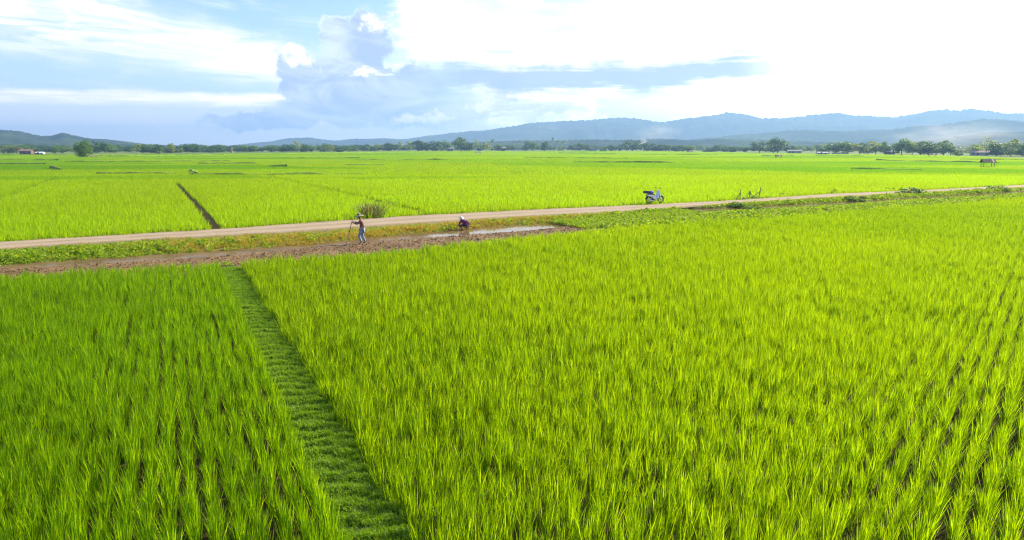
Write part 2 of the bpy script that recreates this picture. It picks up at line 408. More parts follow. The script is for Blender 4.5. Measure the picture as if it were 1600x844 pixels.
W_NEAR = SN([(-21.9, 28.08), (-17.43, 29.85), (-13.83, 31.65), (-10.65, 34.33), (-9.56, 35.25), (-8.06, 36.22), (-6.48, 37.23), (-4.47, 38.59), (-1.55, 40.04), (2.69, 42.95), (11.3, 51.15), (15.93, 55.36), (22.13, 57.73), (29.34, 61.27), (59.65, 78.13)])
EDGE = SN([(-18.9, 24.21), (-12.1, 27.18), (-11.36, 27.5), (-4.77, 30.75), (2.48, 36.73), (7.73, 40.15), (17.32, 45.08), (30.18, 52.49), (47.36, 61.94)])
EDGE = (EDGE[0], EDGE[1] + .55)
def nat(line, s): return np.interp(s, line[0], line[1])
def XY(s, n): return AX[0] * s + NX[0] * n, AX[1] * s + NX[1] * n
PN = np.array([.89, .455]); PD = np.array([-.455, .89])           # across and along the field path
PATH_L, PATH_R = 1.68, 2.47                                      # rice feet either side of the path

def strip(name, lo, hi, s0, s1, ds, nn, zf, m, smooth=True, nz=0.0, skirt=0.0):
    ss = np.arange(s0, s1 + .01, ds); V = []; F = []; ac = []
    for s in ss:
        a, b = lo(s), hi(s)
        for j in range(nn + 1):
            t = j / nn; n = a + (b - a) * t; x, y = XY(s, n)
            V.append((x, y, zf(s, t, x, y))); ac.append(t)
    for i in range(len(ss) - 1):
        for j in range(nn):
            k = i * (nn + 1) + j; F.append((k, k + nn + 1, k + nn + 2, k + 1))
    me = mesh_np(name, V, F, m, smooth)
    a = me.attributes.new('across', 'FLOAT', 'POINT'); a.data.foreach_set('value', np.array(ac, np.float32))
    me.flip_normals() if me.polygons[0].normal.z < 0 else None
    o = link(name, me); o['kind'] = 'structure'; return o
def fn(x, y, sc, o=5, z=0.0): return mnoise.fractal(Vector((x * sc, y * sc, z)), 1.0, 2.0, o)

# ground: one sheet out past the hills
gx = [-8200, -4000, -1500, -600, -200, -60, 0, 60, 200, 600, 1500, 4000, 8200]
gv = [(x, y, 0) for y in gx for x in gx]; k = len(gx)
ground = link('ground', mesh_np('ground', gv, [(i * k + j, i * k + j + 1, (i + 1) * k + j + 1, (i + 1) * k + j) for i in range(k - 1) for j in range(k - 1)], M_plain))
tag(ground, 'flat green farmland plain reaching to the foot of the hills', 'ground', 'structure')
# wet soil of the paddies (4 mm above the plain)
V = []; F = []
sv = np.arange(-160, 361, 8.0)
for s in sv:
    for n in (-400.0, float(nat(EDGE, s)) + .2): V.append((*XY(s, n), .004))
for i in range(len(sv) - 1): F.append((2 * i, 2 * i + 2, 2 * i + 3, 2 * i + 1))
me = mesh_np('paddy_soil', V, F, M_soil)
if me.polygons[0].normal.z < 0: me.flip_normals()
tag(link('paddy_soil', me), 'dark wet soil between the nearest rice rows', 'soil', 'structure')
V = []; F = []
for s in sv:
    for n in (float(nat(ROAD_FAR, s)) + .35, 260.0): V.append((*XY(s, n), .004))
for i in range(len(sv) - 1): F.append((2 * i, 2 * i + 2, 2 * i + 3, 2 * i + 1))
me = mesh_np('paddy_soil', V, F, M_soil)
if me.polygons[0].normal.z < 0: me.flip_normals()
tag(link('paddy_soil', me), 'dark wet soil under the rice beyond the dirt road', 'soil', 'structure')

def road_z(s, t, x, y):
    if t < .02: return .22
    if t > .9: return .25 * (1 - (t - .9) / .1) + .01
    return .25 + .03 * math.sin(t * 3.4) - .03 * (math.exp(-((t - .30) / .07) ** 2) + math.exp(-((t - .66) / .07) ** 2)) + .02 * fn(x, y, .8, 4)
road = strip('dirt_road', lambda s: nat(ROAD_NEAR, s) - .1 + .12 * fn(s, 0, .5, 3), lambda s: nat(ROAD_FAR, s) + .45 + .15 * fn(s, 9, .5, 3), -150, 350, .5, 20, road_z, M_road)
tag(road, 'pale dirt road running straight across the rice fields', 'road', 'structure')
def verge_z(s, t, x, y):
    return max(-.1, (.22 * (1 - t) ** .5 + .02 * math.sin(math.pi * min(1, t * 1.25)) + .05 * fn(x, y, .7, 5) * math.sin(math.pi * min(1, max(0, t)))) - (.10 * t ** 12))
verge = strip('verge', lambda s: nat(W_FAR, s) - .15, lambda s: nat(ROAD_NEAR, s) - .02, -150, 350, .5, 10, lambda s, t, x, y: verge_z(s, 1 - t, x, y), M_verge)
tag(verge, 'grassy earth verge sloping from the dirt road to the ditch', 'verge', 'structure')
def bank_z(s, t, x, y):
    e = min(1, t * 6) * min(1, (1 - t) * 13)
    return .008 + e * (.07 + .07 * abs(fn(x, y, 1.9, 5)) + .045 * fn(x, y, 5.0, 4, 3))
mud = strip('mud_bank', lambda s: nat(EDGE, s) - .1, lambda s: nat(W_NEAR, s) + .15 + .25 * fn(s, 4, .7, 4), -120, 27, .16, 34, bank_z, M_mud, smooth=False)
tag(mud, 'bank of ploughed brown mud between the ditch and near rice', 'bank', 'structure')
gbank = strip('grass_bank', lambda s: nat(EDGE, s) - .1, lambda s: nat(W_NEAR, s) + .15, 24.5, 350, .5, 12, lambda s, t, x, y: .008 + min(1, t * 5) * max(0, min(1, (.95 - t) * 2)) * (.12 + .06 * fn(x, y, .6, 4)) + .01, M_verge)
tag(gbank, 'weedy green bank between the ditch and the big near rice field', 'bank', 'structure')
w1_ = strip('water', lambda s: nat(W_NEAR, s) - .5, lambda s: nat(W_FAR, s) + .3, -120, 26.5, 1.0, 2, lambda s, t, x, y: .06, M_water)
tag(w1_, 'brown water standing in the irrigation ditch beside the mud', 'water', 'structure')
w2_ = strip('water', lambda s: nat(W_NEAR, s) - .3, lambda s: nat(W_FAR, s) + .3, 37, 340, 1.0, 2, lambda s, t, x, y: .06, M_water)
tag(w2_, 'narrow pale strip of ditch water between weedy banks', 'water', 'structure')
# earth plug overgrown with grass between the two waters
plug = strip('earth_plug', lambda s: nat(W_NEAR, s) - 1.3, lambda s: nat(W_FAR, s) + 1.0, 25.2, 38.2, .3, 8, lambda s, t, x, y: .012 + min(1, (s - 25) / .8) * min(1, (38.3 - s) / .8) * min(1, t * 4, (1 - t) * 4) * (.14 + .06 * fn(x, y, 1.2, 4)), M_verge)
tag(plug, 'overgrown earth filling the ditch past the water end', 'bank', 'structure')
# field path with hoe ridges across it
V = []; F = []; us = np.arange(4, 31.6, .05); nn = 12
for u in us:
    for j in range(nn + 1):
        t = j / nn; n = PATH_L - .1 + (PATH_R - PATH_L + .2) * t
        x, y = PN[0] * n + PD[0] * u, PN[1] * n + PD[1] * u
        e = math.sin(math.pi * t) ** .5 if 0 < t < 1 else 0
        rid = math.sin(2 * math.pi * (y / .40) + 3.2 * fn(x, y, 1.1, 4)) * (.6 + .8 * fn(x, y, .7, 3, 8))
        V.append((x, y, .01 + e * (.10 + .016 * rid + .040 * fn(x, y, 2.2, 5))))
for i in range(len(us) - 1):
    for j in range(nn):
        q = i * (nn + 1) + j; F.append((q, q + nn + 1, q + nn + 2, q + 1))
me = mesh_np('field_path', V, F, M_path, True)
if me.polygons[0].normal.z < 0: me.flip_normals()
tag(link('field_path', me), 'narrow grassy footpath between the two near rice fields', 'path', 'structure')

# ------------------------------------------------------------------ rice
RICE_H = .58
rice_src = [source('rice_hill', *blades(30, RICE_H, .0110, (6, 4.5), (10, 9), .05, 3, 100 + i, .07), M_rice) for i in range(7)]
rice_src_sunny = [source('rice_hill_sunny', *blades(30, RICE_H, .0110, (7, 5), (10, 9), .05, 3, 120 + i, .09), M_rice_sunny) for i in range(7)]
rice_src_mid = [source('rice_hill_mid', *blades(11, RICE_H, .024, (10, 7), (20, 14), .06, 2, 200 + i, .10), M_rice_far) for i in range(5)]
def rice_grid(x0, x1, y0, y1, row, step, az, jit):
    a = R(az); d = np.array([math.sin(a), math.cos(a)]); c = np.array([math.cos(a), -math.sin(a)])
    cs = np.array([(x, y) for x in (x0, x1) for y in (y0, y1)]); u = cs @ d; v = cs @ c
    U, Vv = np.meshgrid(np.arange(u.min(), u.max(), step), np.arange(v.min(), v.max(), row))
    U = U.ravel() + RNG.normal(0, jit, U.size); Vv = Vv.ravel() + RNG.normal(0, jit, Vv.size)
    x = U * d[0] + Vv * c[0]; y = U * d[1] + Vv * c[1]
    k = (x > x0) & (x < x1) & (y > y0) & (y < y1); return x[k], y[k]
def rice_heights(x, y):
    return np.array([1 + .14 * mnoise.noise(Vector((a * .22, b * .22, 1))) + .16 * mnoise.noise(Vector((a * .9, b * .9, 5))) for a, b in zip(x, y)])
def rice_field(name, x, y, srcs, label, z=0.0, hmul=1.0, tilt=.045, lean=.03):
    n = len(x); rot, scl, idx = inst(n, .78, 1.2, len(srcs), tilt, .2, lean)
    h = rice_heights(x, y) * hmul; scl[:, 2] *= h
    o = scatter(name, np.stack([x, y, np.full(n, z)], 1), rot, scl, idx, srcs)
    return tag(o, label, 'rice', 'stuff')
def bare(x, y):   # thin spots where soil shows
    return np.array([mnoise.noise(Vector((a * .45, b * .45, 20))) for a, b in zip(x, y)])
# left field
x, y = rice_grid(-45, 6, 4, 36, .265, .15, -27.1, .03)
n = x * PN[0] + y * PN[1]; s = x * AX[0] + y * AX[1]; nr = x * NX[0] + y * NX[1]
k = (n < PATH_L) & (nr < nat(EDGE, s)) & in_view(x, y, 5); x, y = x[k], y[k]
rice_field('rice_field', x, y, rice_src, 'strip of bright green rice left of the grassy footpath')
# big right field
x, y = rice_grid(-14, 75, 4, 66, .30, .15, 39, .03)
n = x * PN[0] + y * PN[1]; s = x * AX[0] + y * AX[1]; nr = x * NX[0] + y * NX[1]
k = (n > PATH_R) & (nr < nat(EDGE, s)) & in_view(x, y, 5); x, y = x[k], y[k]
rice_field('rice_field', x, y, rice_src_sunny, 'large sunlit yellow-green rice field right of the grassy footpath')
N_NEAR = len(x)
# paddies beyond the road; narrow open lines between them
GAPS = [([(-17.9, 40.4), (-19.2, 43.0), (-30, 63), (-46.96, 94.08)], .34), ([(-7.12, 52.5), (-15.86, 69.14), (-39.13, 111.19), (-55, 140)], .5), ([(-42, 52), (-49.76, 65.01), (-63.11, 89.48), (-90, 140)], .4),
        ([(-120, 74), (-60, 91), (-30, 99), (-10, 108)], .42), ([(-10, 86), (20, 93), (60, 112)], .34)]
def gap_mask(x, y, grow=0.0):
    k = np.ones(len(x), bool)
    for poly, w in GAPS:
        for (ax, ay), (bx, by) in zip(poly[:-1], poly[1:]):
            dx, dy = bx - ax, by - ay; L2 = dx * dx + dy * dy
            t = np.clip(((x - ax) * dx + (y - ay) * dy) / L2, 0, 1)
            k &= np.hypot(x - ax - t * dx, y - ay - t * dy) > w + grow
    return k
MIDR = 118
x, y = rice_grid(-100, 105, 34, MIDR, .32, .26, 60, .06)
s = x * AX[0] + y * AX[1]; nr = x * NX[0] + y * NX[1]
k = (nr > nat(ROAD_FAR, s) + .45) & in_view(x, y, 6); x, y = x[k], y[k]
k = gap_mask(x, y); x, y = x[k], y[k]
rice_field('rice_field', x, y, rice_src_mid, 'paddies of bright rice directly beyond the dirt road')
# distant paddies: the same plants set out in squares six metres wide
def rice_square(seed):
    r = np.random.default_rng(seed); V = []; F = []
    for i in range(15):
        for j in range(15):
            b = blades(5, RICE_H, .06, (12, 8), (20, 12), .1, 1, int(r.integers(1e6)), .1)
            ox, oy = -3 + .4 * (i + .5) + r.normal(0, .06), -3 + .4 * (j + .5) + r.normal(0, .06); k = len(V)
            V += [(v[0] + ox, v[1] + oy, v[2] * (1 + .1 * math.sin(ox * 1.3 + seed) )) for v in b[0]]; F += [tuple(q + k for q in f) for f in b[1]]
    return V, F
sq_src = [source('rice_square', *rice_square(300 + i), M_rice_far) for i in range(3)]
AZL = [-60, -37, -25, -14, -6, 0, 9, 12, 16, 20, 25, 28, 31, 37, 60]; RL = [560, 560, 540, 730, 830, 850, 870, 840, 760, 600, 540, 520, 500, 380, 330]
X, Y = np.meshgrid(np.arange(-720, 720, 5.8), np.arange(MIDR + 3, 900, 5.8)); X = X.ravel(); Y = Y.ravel()
rr = np.hypot(X, Y); az = np.degrees(np.arctan2(X, Y))
k = (rr < np.interp(az, AZL, RL)) & (np.abs(X) < .80 * Y + 14); X, Y = X[k], Y[k]
rot = np.zeros((len(X), 3)); rot[:, 2] = RNG.integers(0, 4, len(X)) * math.pi / 2 + RNG.normal(0, .02, len(X)); scl = np.ones((len(X), 3))
hh = np.array([1 + .16 * mnoise.noise(Vector((a * .012, b * .03, 2))) for a, b in zip(X, Y)]); scl[:, 2] = hh
o = scatter('distant_rice', np.stack([X, Y, np.zeros(len(X))], 1), rot, scl, RNG.integers(0, 3, len(X)), sq_src)
tag(o, 'wide yellow-green paddies stretching away to the far treeline', 'rice', 'stuff')

# ------------------------------------------------------------------ verge, bank and path grasses
def weed_clump(seed, n=26, r0=.28, h=.3, size=.075):
    r = np.random.default_rng(seed); V = []; F = []
    for i in range(n):
        a = r.uniform(0, 6.283); q = r0 * math.sqrt(r.uniform()); z = h * r.uniform(.15, 1) * (1 - .5 * (q / r0) ** 2)
        c = np.array([q * math.cos(a), q * math.sin(a), z]); d = r.normal(size=3); d[2] = abs(d[2]) * .6; d /= np.linalg.norm(d)
        e = np.cross(d, r.normal(size=3)); e /= np.linalg.norm(e); l = size * r.uniform(.7, 1.5); k = len(V)
        V += [c - d * l, c + e * l * .42, c + d * l, c - e * l * .42]; F.append((k, k + 1, k + 2, k + 3))
    return V, F
grass_src = [source('grass_tuft', *blades(16, .30, .016, (24, 14), (40, 20), .12, 2, 400 + i), M_grass) for i in range(4)] + \
            [source('weed_clump', *weed_clump(410 + i), M_grass) for i in range(3)]
dry_src = [source('dry_tuft', *blades(18, .36, .014, (24, 14), (45, 20), .12, 2, 420 + i), M_grass_dry) for i in range(5)] + [source('dry_weed', *weed_clump(430, 22, .25, .28, .05), M_grass_dry)]
short_src = [source('short_grass', *blades(14, .085, .010, (30, 18), (40, 20), .06, 2, 440 + i), M_path_grass) for i in range(5)]
def strip_points(lo, hi, s0, s1, dens):
    S_ = np.arange(s0, s1, .5); w = np.array([max(0, hi(s + .25) - lo(s + .25)) for s in S_]); cnt = RNG.poisson(w * .5 * dens)
    ss = np.repeat(S_, cnt) + RNG.uniform(0, .5, cnt.sum()); t = RNG.uniform(0, 1, len(ss))
    l = np.array([lo(s) for s in ss]); h = np.array([hi(s) for s in ss]); n = l + (h - l) * t
    x, y = XY(ss, n); k = in_view(x, y, 4); return x[k], y[k], ss[k], t[k]
dry_amt = lambda s, x, y: (1 / (1 + np.exp(-(s - 1.0) * .8))) * (1 / (1 + np.exp((s - 29) * .45)))
x, y, s, t = strip_points(lambda s: nat(W_FAR, s) - .05, lambda s: nat(ROAD_NEAR, s) - .05, -14, 135, 36)
patch = np.array([mnoise.noise(Vector((a * .5, b * .5, 3))) for a, b in zip(x, y)])
isdry = RNG.uniform(0, 1, len(x)) < dry_amt(s, x, y) * (.85 + .5 * patch)
z = np.array([verge_z(a, 1 - b, p, q) for a, b, p, q in zip(s, t, x, y)])
bare_k = t > -1                   # slumped bare patch
bare_k &= RNG.uniform(0, 1, len(x)) < np.where(s > 60, .6, 1)
for nm, sel, src, lab, sm in (('verge_grass', ~isdry & bare_k, grass_src, 'green weeds and grass on the verge between dirt road and ditch', (.7, 1.5)),
                              ('dry_grass', isdry & bare_k, dry_src, 'yellowing dry grass on the verge behind the hoeing person', (.7, 1.35))):
    q = int(sel.sum()); rot, scl, idx = inst(q, sm[0], sm[1], len(src), .15, .25)
    scl *= (1 + .35 * patch[sel])[:, None] * (.22 + .62 * np.minimum(1, 1.8 * np.minimum(t[sel] + .3, 1.0 - t[sel])))[:, None]
    tag(scatter(nm, np.stack([x[sel], y[sel], z[sel]], 1), rot, scl, idx, src), lab, 'grass', 'stuff')
x, y, s, t = strip_points(lambda s: nat(EDGE, s) + .2, lambda s: nat(W_NEAR, s) - .05, 26, 135, 26)
q = len(x); rot, scl, idx = inst(q, .7, 1.25, len(grass_src), .15, .25)
scl *= (.20 + .8 * np.clip((.88 - t) * 4, 0, 1))[:, None]
scl *= (1 + .55 * np.array([mnoise.noise(Vector((a * .4, b * .4, 6))) for a, b in zip(x, y)]))[:, None]
tag(scatter('bank_grass', np.stack([x, y, .02 + .11 * np.clip(np.minimum(t * 5, (.95 - t) * 2), 0, 1)], 1), rot, scl, idx, grass_src), 'lush weeds covering the bank along the big near rice field', 'grass', 'stuff')
x, y, s, t = strip_points(lambda s: nat(W_NEAR, s) - 2.2, lambda s: nat(W_FAR, s) + .6, 24.9, 38.6, 44)
q = len(x); rot, scl, idx = inst(q, .45, .9, len(grass_src), .15, .25)
tag(scatter('plug_grass', np.stack([x, y, np.full(q, .12)], 1), rot, scl, idx, grass_src), 'grass grown over the closed part of the ditch past the water end', 'grass', 'stuff')
# thin fringe of dry grass along the far side of the road, sparse tufts on the mud
x, y, s, t = strip_points(lambda s: nat(ROAD_FAR, s) + .15, lambda s: nat(ROAD_FAR, s) + .75, -14, 135, 14)
q = len(x); rot, scl, idx = inst(q, .5, 1.1, len(dry_src), .15, .25)
tag(scatter('fringe_grass', np.stack([x, y, np.full(q, .03)], 1), rot, scl, idx, dry_src), 'thin fringe of dry grass along the far edge of the dirt road', 'grass', 'stuff')
x, y, s, t = strip_points(lambda s: nat(ROAD_NEAR, s) - .05, lambda s: nat(ROAD_NEAR, s) + .30 + .25 * fn(s, 2, .4, 4), -14, 135, 18)
q = len(x); rot, scl, idx = inst(q, .25, .6, len(dry_src), .15, .25)
tag(scatter('edge_grass', np.stack([x, y, np.full(q, .22)], 1), rot, scl, idx, dry_src), 'ragged dry grass creeping over the near edge of the dirt road', 'grass', 'stuff')
n_ = 17000; u = RNG.uniform(4, 30.6, n_); t = RNG.uniform(0, 1, n_); n = PATH_L - .12 + (PATH_R - PATH_L + .24) * t
x, y = PN[0] * n + PD[0] * u, PN[1] * n + PD[1] * u
rid = np.array([math.sin(2 * math.pi * (b / .40) + 3.2 * fn(a, b, 1.1, 4)) for a, b in zip(x, y)])
k = (RNG.uniform(-1.0, 1, n_) < rid * .55 + .7); x, y, t, rid = x[k], y[k], t[k], rid[k]
q = len(x); rot, scl, idx = inst(q, .6, 1.3, len(short_src), .2, .25)
tag(scatter('path_grass', np.stack([x, y, .01 + np.sin(math.pi * np.clip(t, 0, 1)) ** .5 * (.09 + .03 * rid)], 1), rot, scl, idx, short_src), 'short cropped grass covering the footpath in cross ridges', 'grass', 'stuff')
# loose clods on the mud bank
def clod(seed):
    bm = bmesh.new(); bmesh.ops.create_icosphere(bm, subdivisions=1, radius=.07); r = random.Random(seed)
    for v in bm.verts: v.co *= r.uniform(.6, 1.25); v.co.z *= .7
    V = [tuple(v.co) for v in bm.verts]; F = [tuple(v.index for v in f.verts) for f in bm.faces]; bm.free(); return V, F
clod_src = [source('clod', *clod(i), M_clod) for i in range(5)]
x, y, s, t = strip_points(lambda s: nat(EDGE, s) + .3, lambda s: nat(W_NEAR, s) - .05, -14, 26, 16)
q = len(x); rot, scl, idx = inst(q, .2, .85, 5, .6, .2)
tag(scatter('clods', np.stack([x, y, [bank_z(a, b, c, d) + .02 for a, b, c, d in zip(s, t, x, y)]], 1), rot, scl, idx, clod_src), 'loose brown clods of hoed mud along the ditch', 'clods', 'stuff')
x, y, s, t = strip_points(lambda s: nat(EDGE, s) + .1, lambda s: nat(EDGE, s) + 1.2, -14, 26, 6)
q = len(x); rot, scl, idx = inst(q, .4, .9, len(grass_src), .15, .25)
tag(scatter('bank_weeds', np.stack([x, y, np.full(q, .12)], 1), rot, scl, idx, grass_src), 'sparse weeds at the edge of the mud beside the rice', 'grass', 'stuff')

# ------------------------------------------------------------------ hills
def ridge(name, prof, D, label, depth=.30, rough=1.0, seed=0.0, fine=1.0):
    a0, a1 = prof[0][0], prof[-1][0]; na = int((a1 - a0) / .07) + 2; ts = [-1, -.9, -.8, -.7, -.61, -.53, -.46, -.39, -.33, -.27, -.22, -.17, -.13, -.09, -.06, -.03, 0, .08, .2, .45, 1]
    pa = [p[0] for p in prof]; pe = [p[1] for p in prof]; V = []; F = []
    for i in range(na):
        a = a0 + (a1 - a0) * i / (na - 1); ra = R(a); e = np.interp(a, pa, pe)
        dl = D * (1 + .05 * mnoise.noise(Vector((a * .25, seed, 0))))
        crest = EYE + dl * math.tan(R(e)); crest = EYE + (crest - EYE) * (1 + .03 * rough * mnoise.fractal(Vector((a * 1.3, seed, 3)), .8, 2, 4)); bumps = .10 * (crest - EYE) * rough * mnoise.fractal(Vector((a * 4, seed, 9)), .8, 2, 5)
        for t in ts:
            r = dl * (1 + depth * t); f = (1 - abs(t)) ** (1.25 if t < 0 else .8)
            px_, py_ = r * math.sin(ra), r * math.cos(ra); spur = mnoise.fractal(Vector((px_ / 420, py_ / 520, seed)), .8, 2, 6)
            h = crest * f
            if -1 < t < 0: h *= max(.05, min(1.0, 1 + 1.0 * spur * math.sin(math.pi * -t) - .12 * abs(mnoise.noise(Vector((px_ / 130, py_ / 130, seed))))))
            cap = EYE + r / dl * (crest - EYE) if t < 0 else 1e9
            if abs(t) == 1: h = -3
            h = min(h, cap) + (bumps * math.exp(-(t / .05) ** 2) + .10 * crest * (1 - abs(t)) * mnoise.fractal(Vector((px_ / 160, py_ / 160, seed + 5)), .8, 2, 5) * math.exp(-((t + .4) / .35) ** 2) if abs(t) < 1 else 0)
            V.append((r * math.sin(ra), r * math.cos(ra), h))
    m = len(ts)
    for i in range(na - 1):
        for j in range(m - 1): F.append((i * m + j, i * m + j + 1, (i + 1) * m + j + 1, (i + 1) * m + j))
    me = mesh_np(name, V, F, M_hill, True)
    if sum(p.normal.z for p in me.polygons) < 0: me.flip_normals()
    return tag(link(name, me), label, 'hill', 'structure')
ridge('hills', [(-70, .3), (-60, .8), (-48.44, 0.63), (-43.2, 0.96), (-38.93, 0.98), (-36.9, 1.16), (-35.87, 1.08), (-34.83, 0.78), (-34.1, 0.78), (-33.52, 0.99), (-33.22, 0.97), (-32.78, 0.84), (-31.84, 0.62), (-30.86, 0.57), (-29.87, 0.45), (-28.24, 0.22), (-25.24, 0.06), (-23, .0)], 2300, 'blue-green wooded hill on the horizon behind the lone tree', .32, .5, 1.0)
ridge('hills', [(-30, 0), (-26, .06), (-23.45, 0.06), (-22.06, 0.17), (-20.64, 0.35), (-19.45, 0.45), (-18.22, 0.7), (-16.65, 0.76), (-15.51, 0.61), (-14.51, 0.51), (-13.24, 0.67), (-11.95, 0.67), (-10.65, 0.73), (-8.56, 0.58), (-5.38, 0.42), (0.0, 0.15), (3, 0)], 4300, 'low blue hills under the pale rose part of the sky', .22, .6, 2.0)
ridge('mountains', [(-12.75, 0.05), (-10.66, 0.52), (-8.56, 0.71), (-6.97, 0.95), (-6.17, 1.03), (-5.26, 1.16), (-3.49, 1.32), (-1.88, 1.43), (-0.54, 1.64), (0.27, 1.74), (1.61, 2.0), (3.22, 2.11), (4.28, 2.16), (5.88, 2.15), (7.2, 2.3), (8.78, 2.4), (10.08, 2.33), (11.12, 2.22), (12.41, 2.01), (13.68, 2.2), (14.93, 2.34), (16.17, 2.48), (17.38, 2.74), (18.6, 2.59), (20.05, 2.25), (21.46, 2.16), (22.6, 2.33), (23.94, 2.5), (25.48, 2.49), (26.79, 2.3), (28.27, 2.23), (29.3, 2.16), (30.49, 2.36), (31.26, 2.56), (32.22, 2.62), (33.18, 2.47), (33.72, 2.62), (34.83, 2.42), (35.92, 2.22), (36.79, 2.19), (40.06, 2.17), (45.85, 1.47), (56, 1.6), (70, .2)], 4700, 'long blue mountain range filling the horizon', .28, .35, 3.0)
ridge('hills', [(8.05, 0.05), (12.73, 0.41), (15.26, 0.66), (17.24, 0.86), (18.69, 1.0), (20.59, 1.09), (21.98, 1.28), (23.35, 1.31), (24.71, 1.2), (26.24, 1.19), (27.3, 1.27), (28.98, 1.25), (30.57, 1.5), (31.75, 1.53), (33.25, 1.72), (34.52, 1.91), (35.79, 1.82), (36.84, 1.69), (40.14, 1.53), (45.9, 1.1), (60, .1)], 3000, 'paler wooded ridge standing before the mountains behind the big pale trees', .24, .5, 4.0)
ridge('hills', [(26.55, 0.02), (29.47, 0.37), (31.46, 0.5), (33.35, 0.75), (34.98, 1.0), (36.92, 1.02), (40.19, 1.09), (45.96, 0.66), (55, .05)], 2100, 'hazy low hill nearest to the trees by the brown field hut', .25, .5, 5.0)
ridge('hills', [(-8.58, 0.08), (-5.38, 0.30), (-2.16, 0.44), (1.08, 0.56), (3.77, 0.54), (6.97, 0.64), (9.61, 0.58), (12.21, 0.68), (14.76, 0.56), (16.75, 0.66), (19.67, 0.60), (22.95, 0.48), (26.52, 0.33), (31.49, 0.05)], 2000, 'low green foothills between the treeline and the mountains', .22, 1.2, 6.0)

# ------------------------------------------------------------------ trees
def crown_mesh(name, seed, shape, w, h, z0, n, size, m, clumps=16):
    """leaf clumps spread through an uneven crown of width w, height h, bottom at z0"""
    r = np.random.default_rng(seed); V = []; F = []; cs = []
    for i in range(clumps):
        for _ in range(60):
            p = r.uniform(-1, 1, 3)
            if shape == 'ovoid': ok = (p[0] ** 2 + p[1] ** 2) < (1 - abs(p[2]) ** 2.2) * (.95 if p[2] < 0 else .75)
            elif shape == 'dome': ok = (p[0] ** 2 + p[1] ** 2) < 1 - max(0, p[2]) ** 2 and (p[2] > -.7)
            elif shape == 'cone': ok = math.hypot(p[0], p[1]) < (1 - p[2]) / 2 + .1
            else: ok = (p @ p) < 1
            if ok: break
        cs.append(np.array([p[0] * w / 2, p[1] * w / 2, z0 + (p[2] + 1) / 2 * h]))
    cs = np.array(cs); rad = r.uniform(.14, .26, clumps) * (w + h) / 2 * (1.25 if shape != 'loose' else .85)
    for i in range(n):
        c = i % clumps; d = r.normal(size=3); d /= np.linalg.norm(d); q = cs[c] + d * rad[c] * r.uniform(.55, 1.05) * np.array([1, 1, .75])
        if q[2] < z0 * .6: q[2] = z0 * .6 + r.uniform(0, .3)
        nn = d * .8 + r.normal(size=3) * .6 + np.array([0, 0, .3]); nn /= np.linalg.norm(nn)
        e = np.cross(nn, r.normal(size=3)); e /= np.linalg.norm(e); g = np.cross(nn, e); l = size * r.uniform(.6, 1.4); k = len(V)
        V += [q - e * l, q - g * l * .6, q + e * l, q + g * l * .6]; F.append((k, k + 1, k + 2, k + 3))
    return mesh_np(name, V, F, m), cs
def trunk_mesh(name, seed, h, rad, cs, m, limbs=5):
    r = random.Random(seed); b = MB(); top = Vector((r.uniform(-.3, .3), r.uniform(-.3, .3), h))
    b.tube([(0, 0, -.1), (top.x * .3, top.y * .3, h * .45), tuple(top)], [rad, rad * .75, rad * .3], 7)
    for c in sorted(cs, key=lambda q: r.random())[:limbs]:
        c = Vector(c); s = Vector((top.x * .3, top.y * .3, h * r.uniform(.35, .6)))
        b.tube([s, s.lerp(c, .5) + Vector((0, 0, .15)), c], [rad * .45, rad * .28, rad * .1], 5)
    return mesh_np(name, b.v, b.f, m, True)
KINDS = {}
def kind(key, seed, shape, w, h, z0, n, size, m, bark, clumps, rad=.16):
    cm, cs = crown_mesh('crown', seed, shape, w, h - z0, z0, n, size, m, clumps)
    KINDS.setdefault(key, []).append((cm, trunk_mesh('trunk', seed, z0 + (h - z0) * .7, rad, cs, bark), w, h))
# unit trees about 10 m tall
for i in range(3):
    kind('dark', 20 + i, 'dome', 11, 10, 1.0, 1100, .55, M_tree_dark, M_bark, 20, .3)
    kind('broad', 30 + i, 'ball', 8, 10, 1.6, 1000, .5, M_tree_mid, M_bark, 18, .25)
    kind('loose', 40 + i, 'loose', 7.5, 10, 1.4, 640, .45, M_tree_pale, M_bark_pale, 20, .2)
    kind('bush', 60 + i, 'dome', 12, 10, .2, 900, .6, M_tree_bush, M_bark, 16, .3)
for i in range(2): kind('shrub', 80 + i, 'dome', 2, 1, .05, 420, .13, M_shrub, M_bark, 14, .04)
for i in range(2): kind('tall', 50 + i, 'cone', 6, 10, .8, 900, .42, M_tree_mid, M_bark, 18, .22)
kind('bare', 70, 'loose', 7.5, 10, 2.5, 230, .35, M_tree_pale, M_bark_pale, 22, .22)
kind('lone', 71, 'ovoid', 8.0, 10, .4, 2600, .34, M_tree_mid, M_bark, 34, .28)
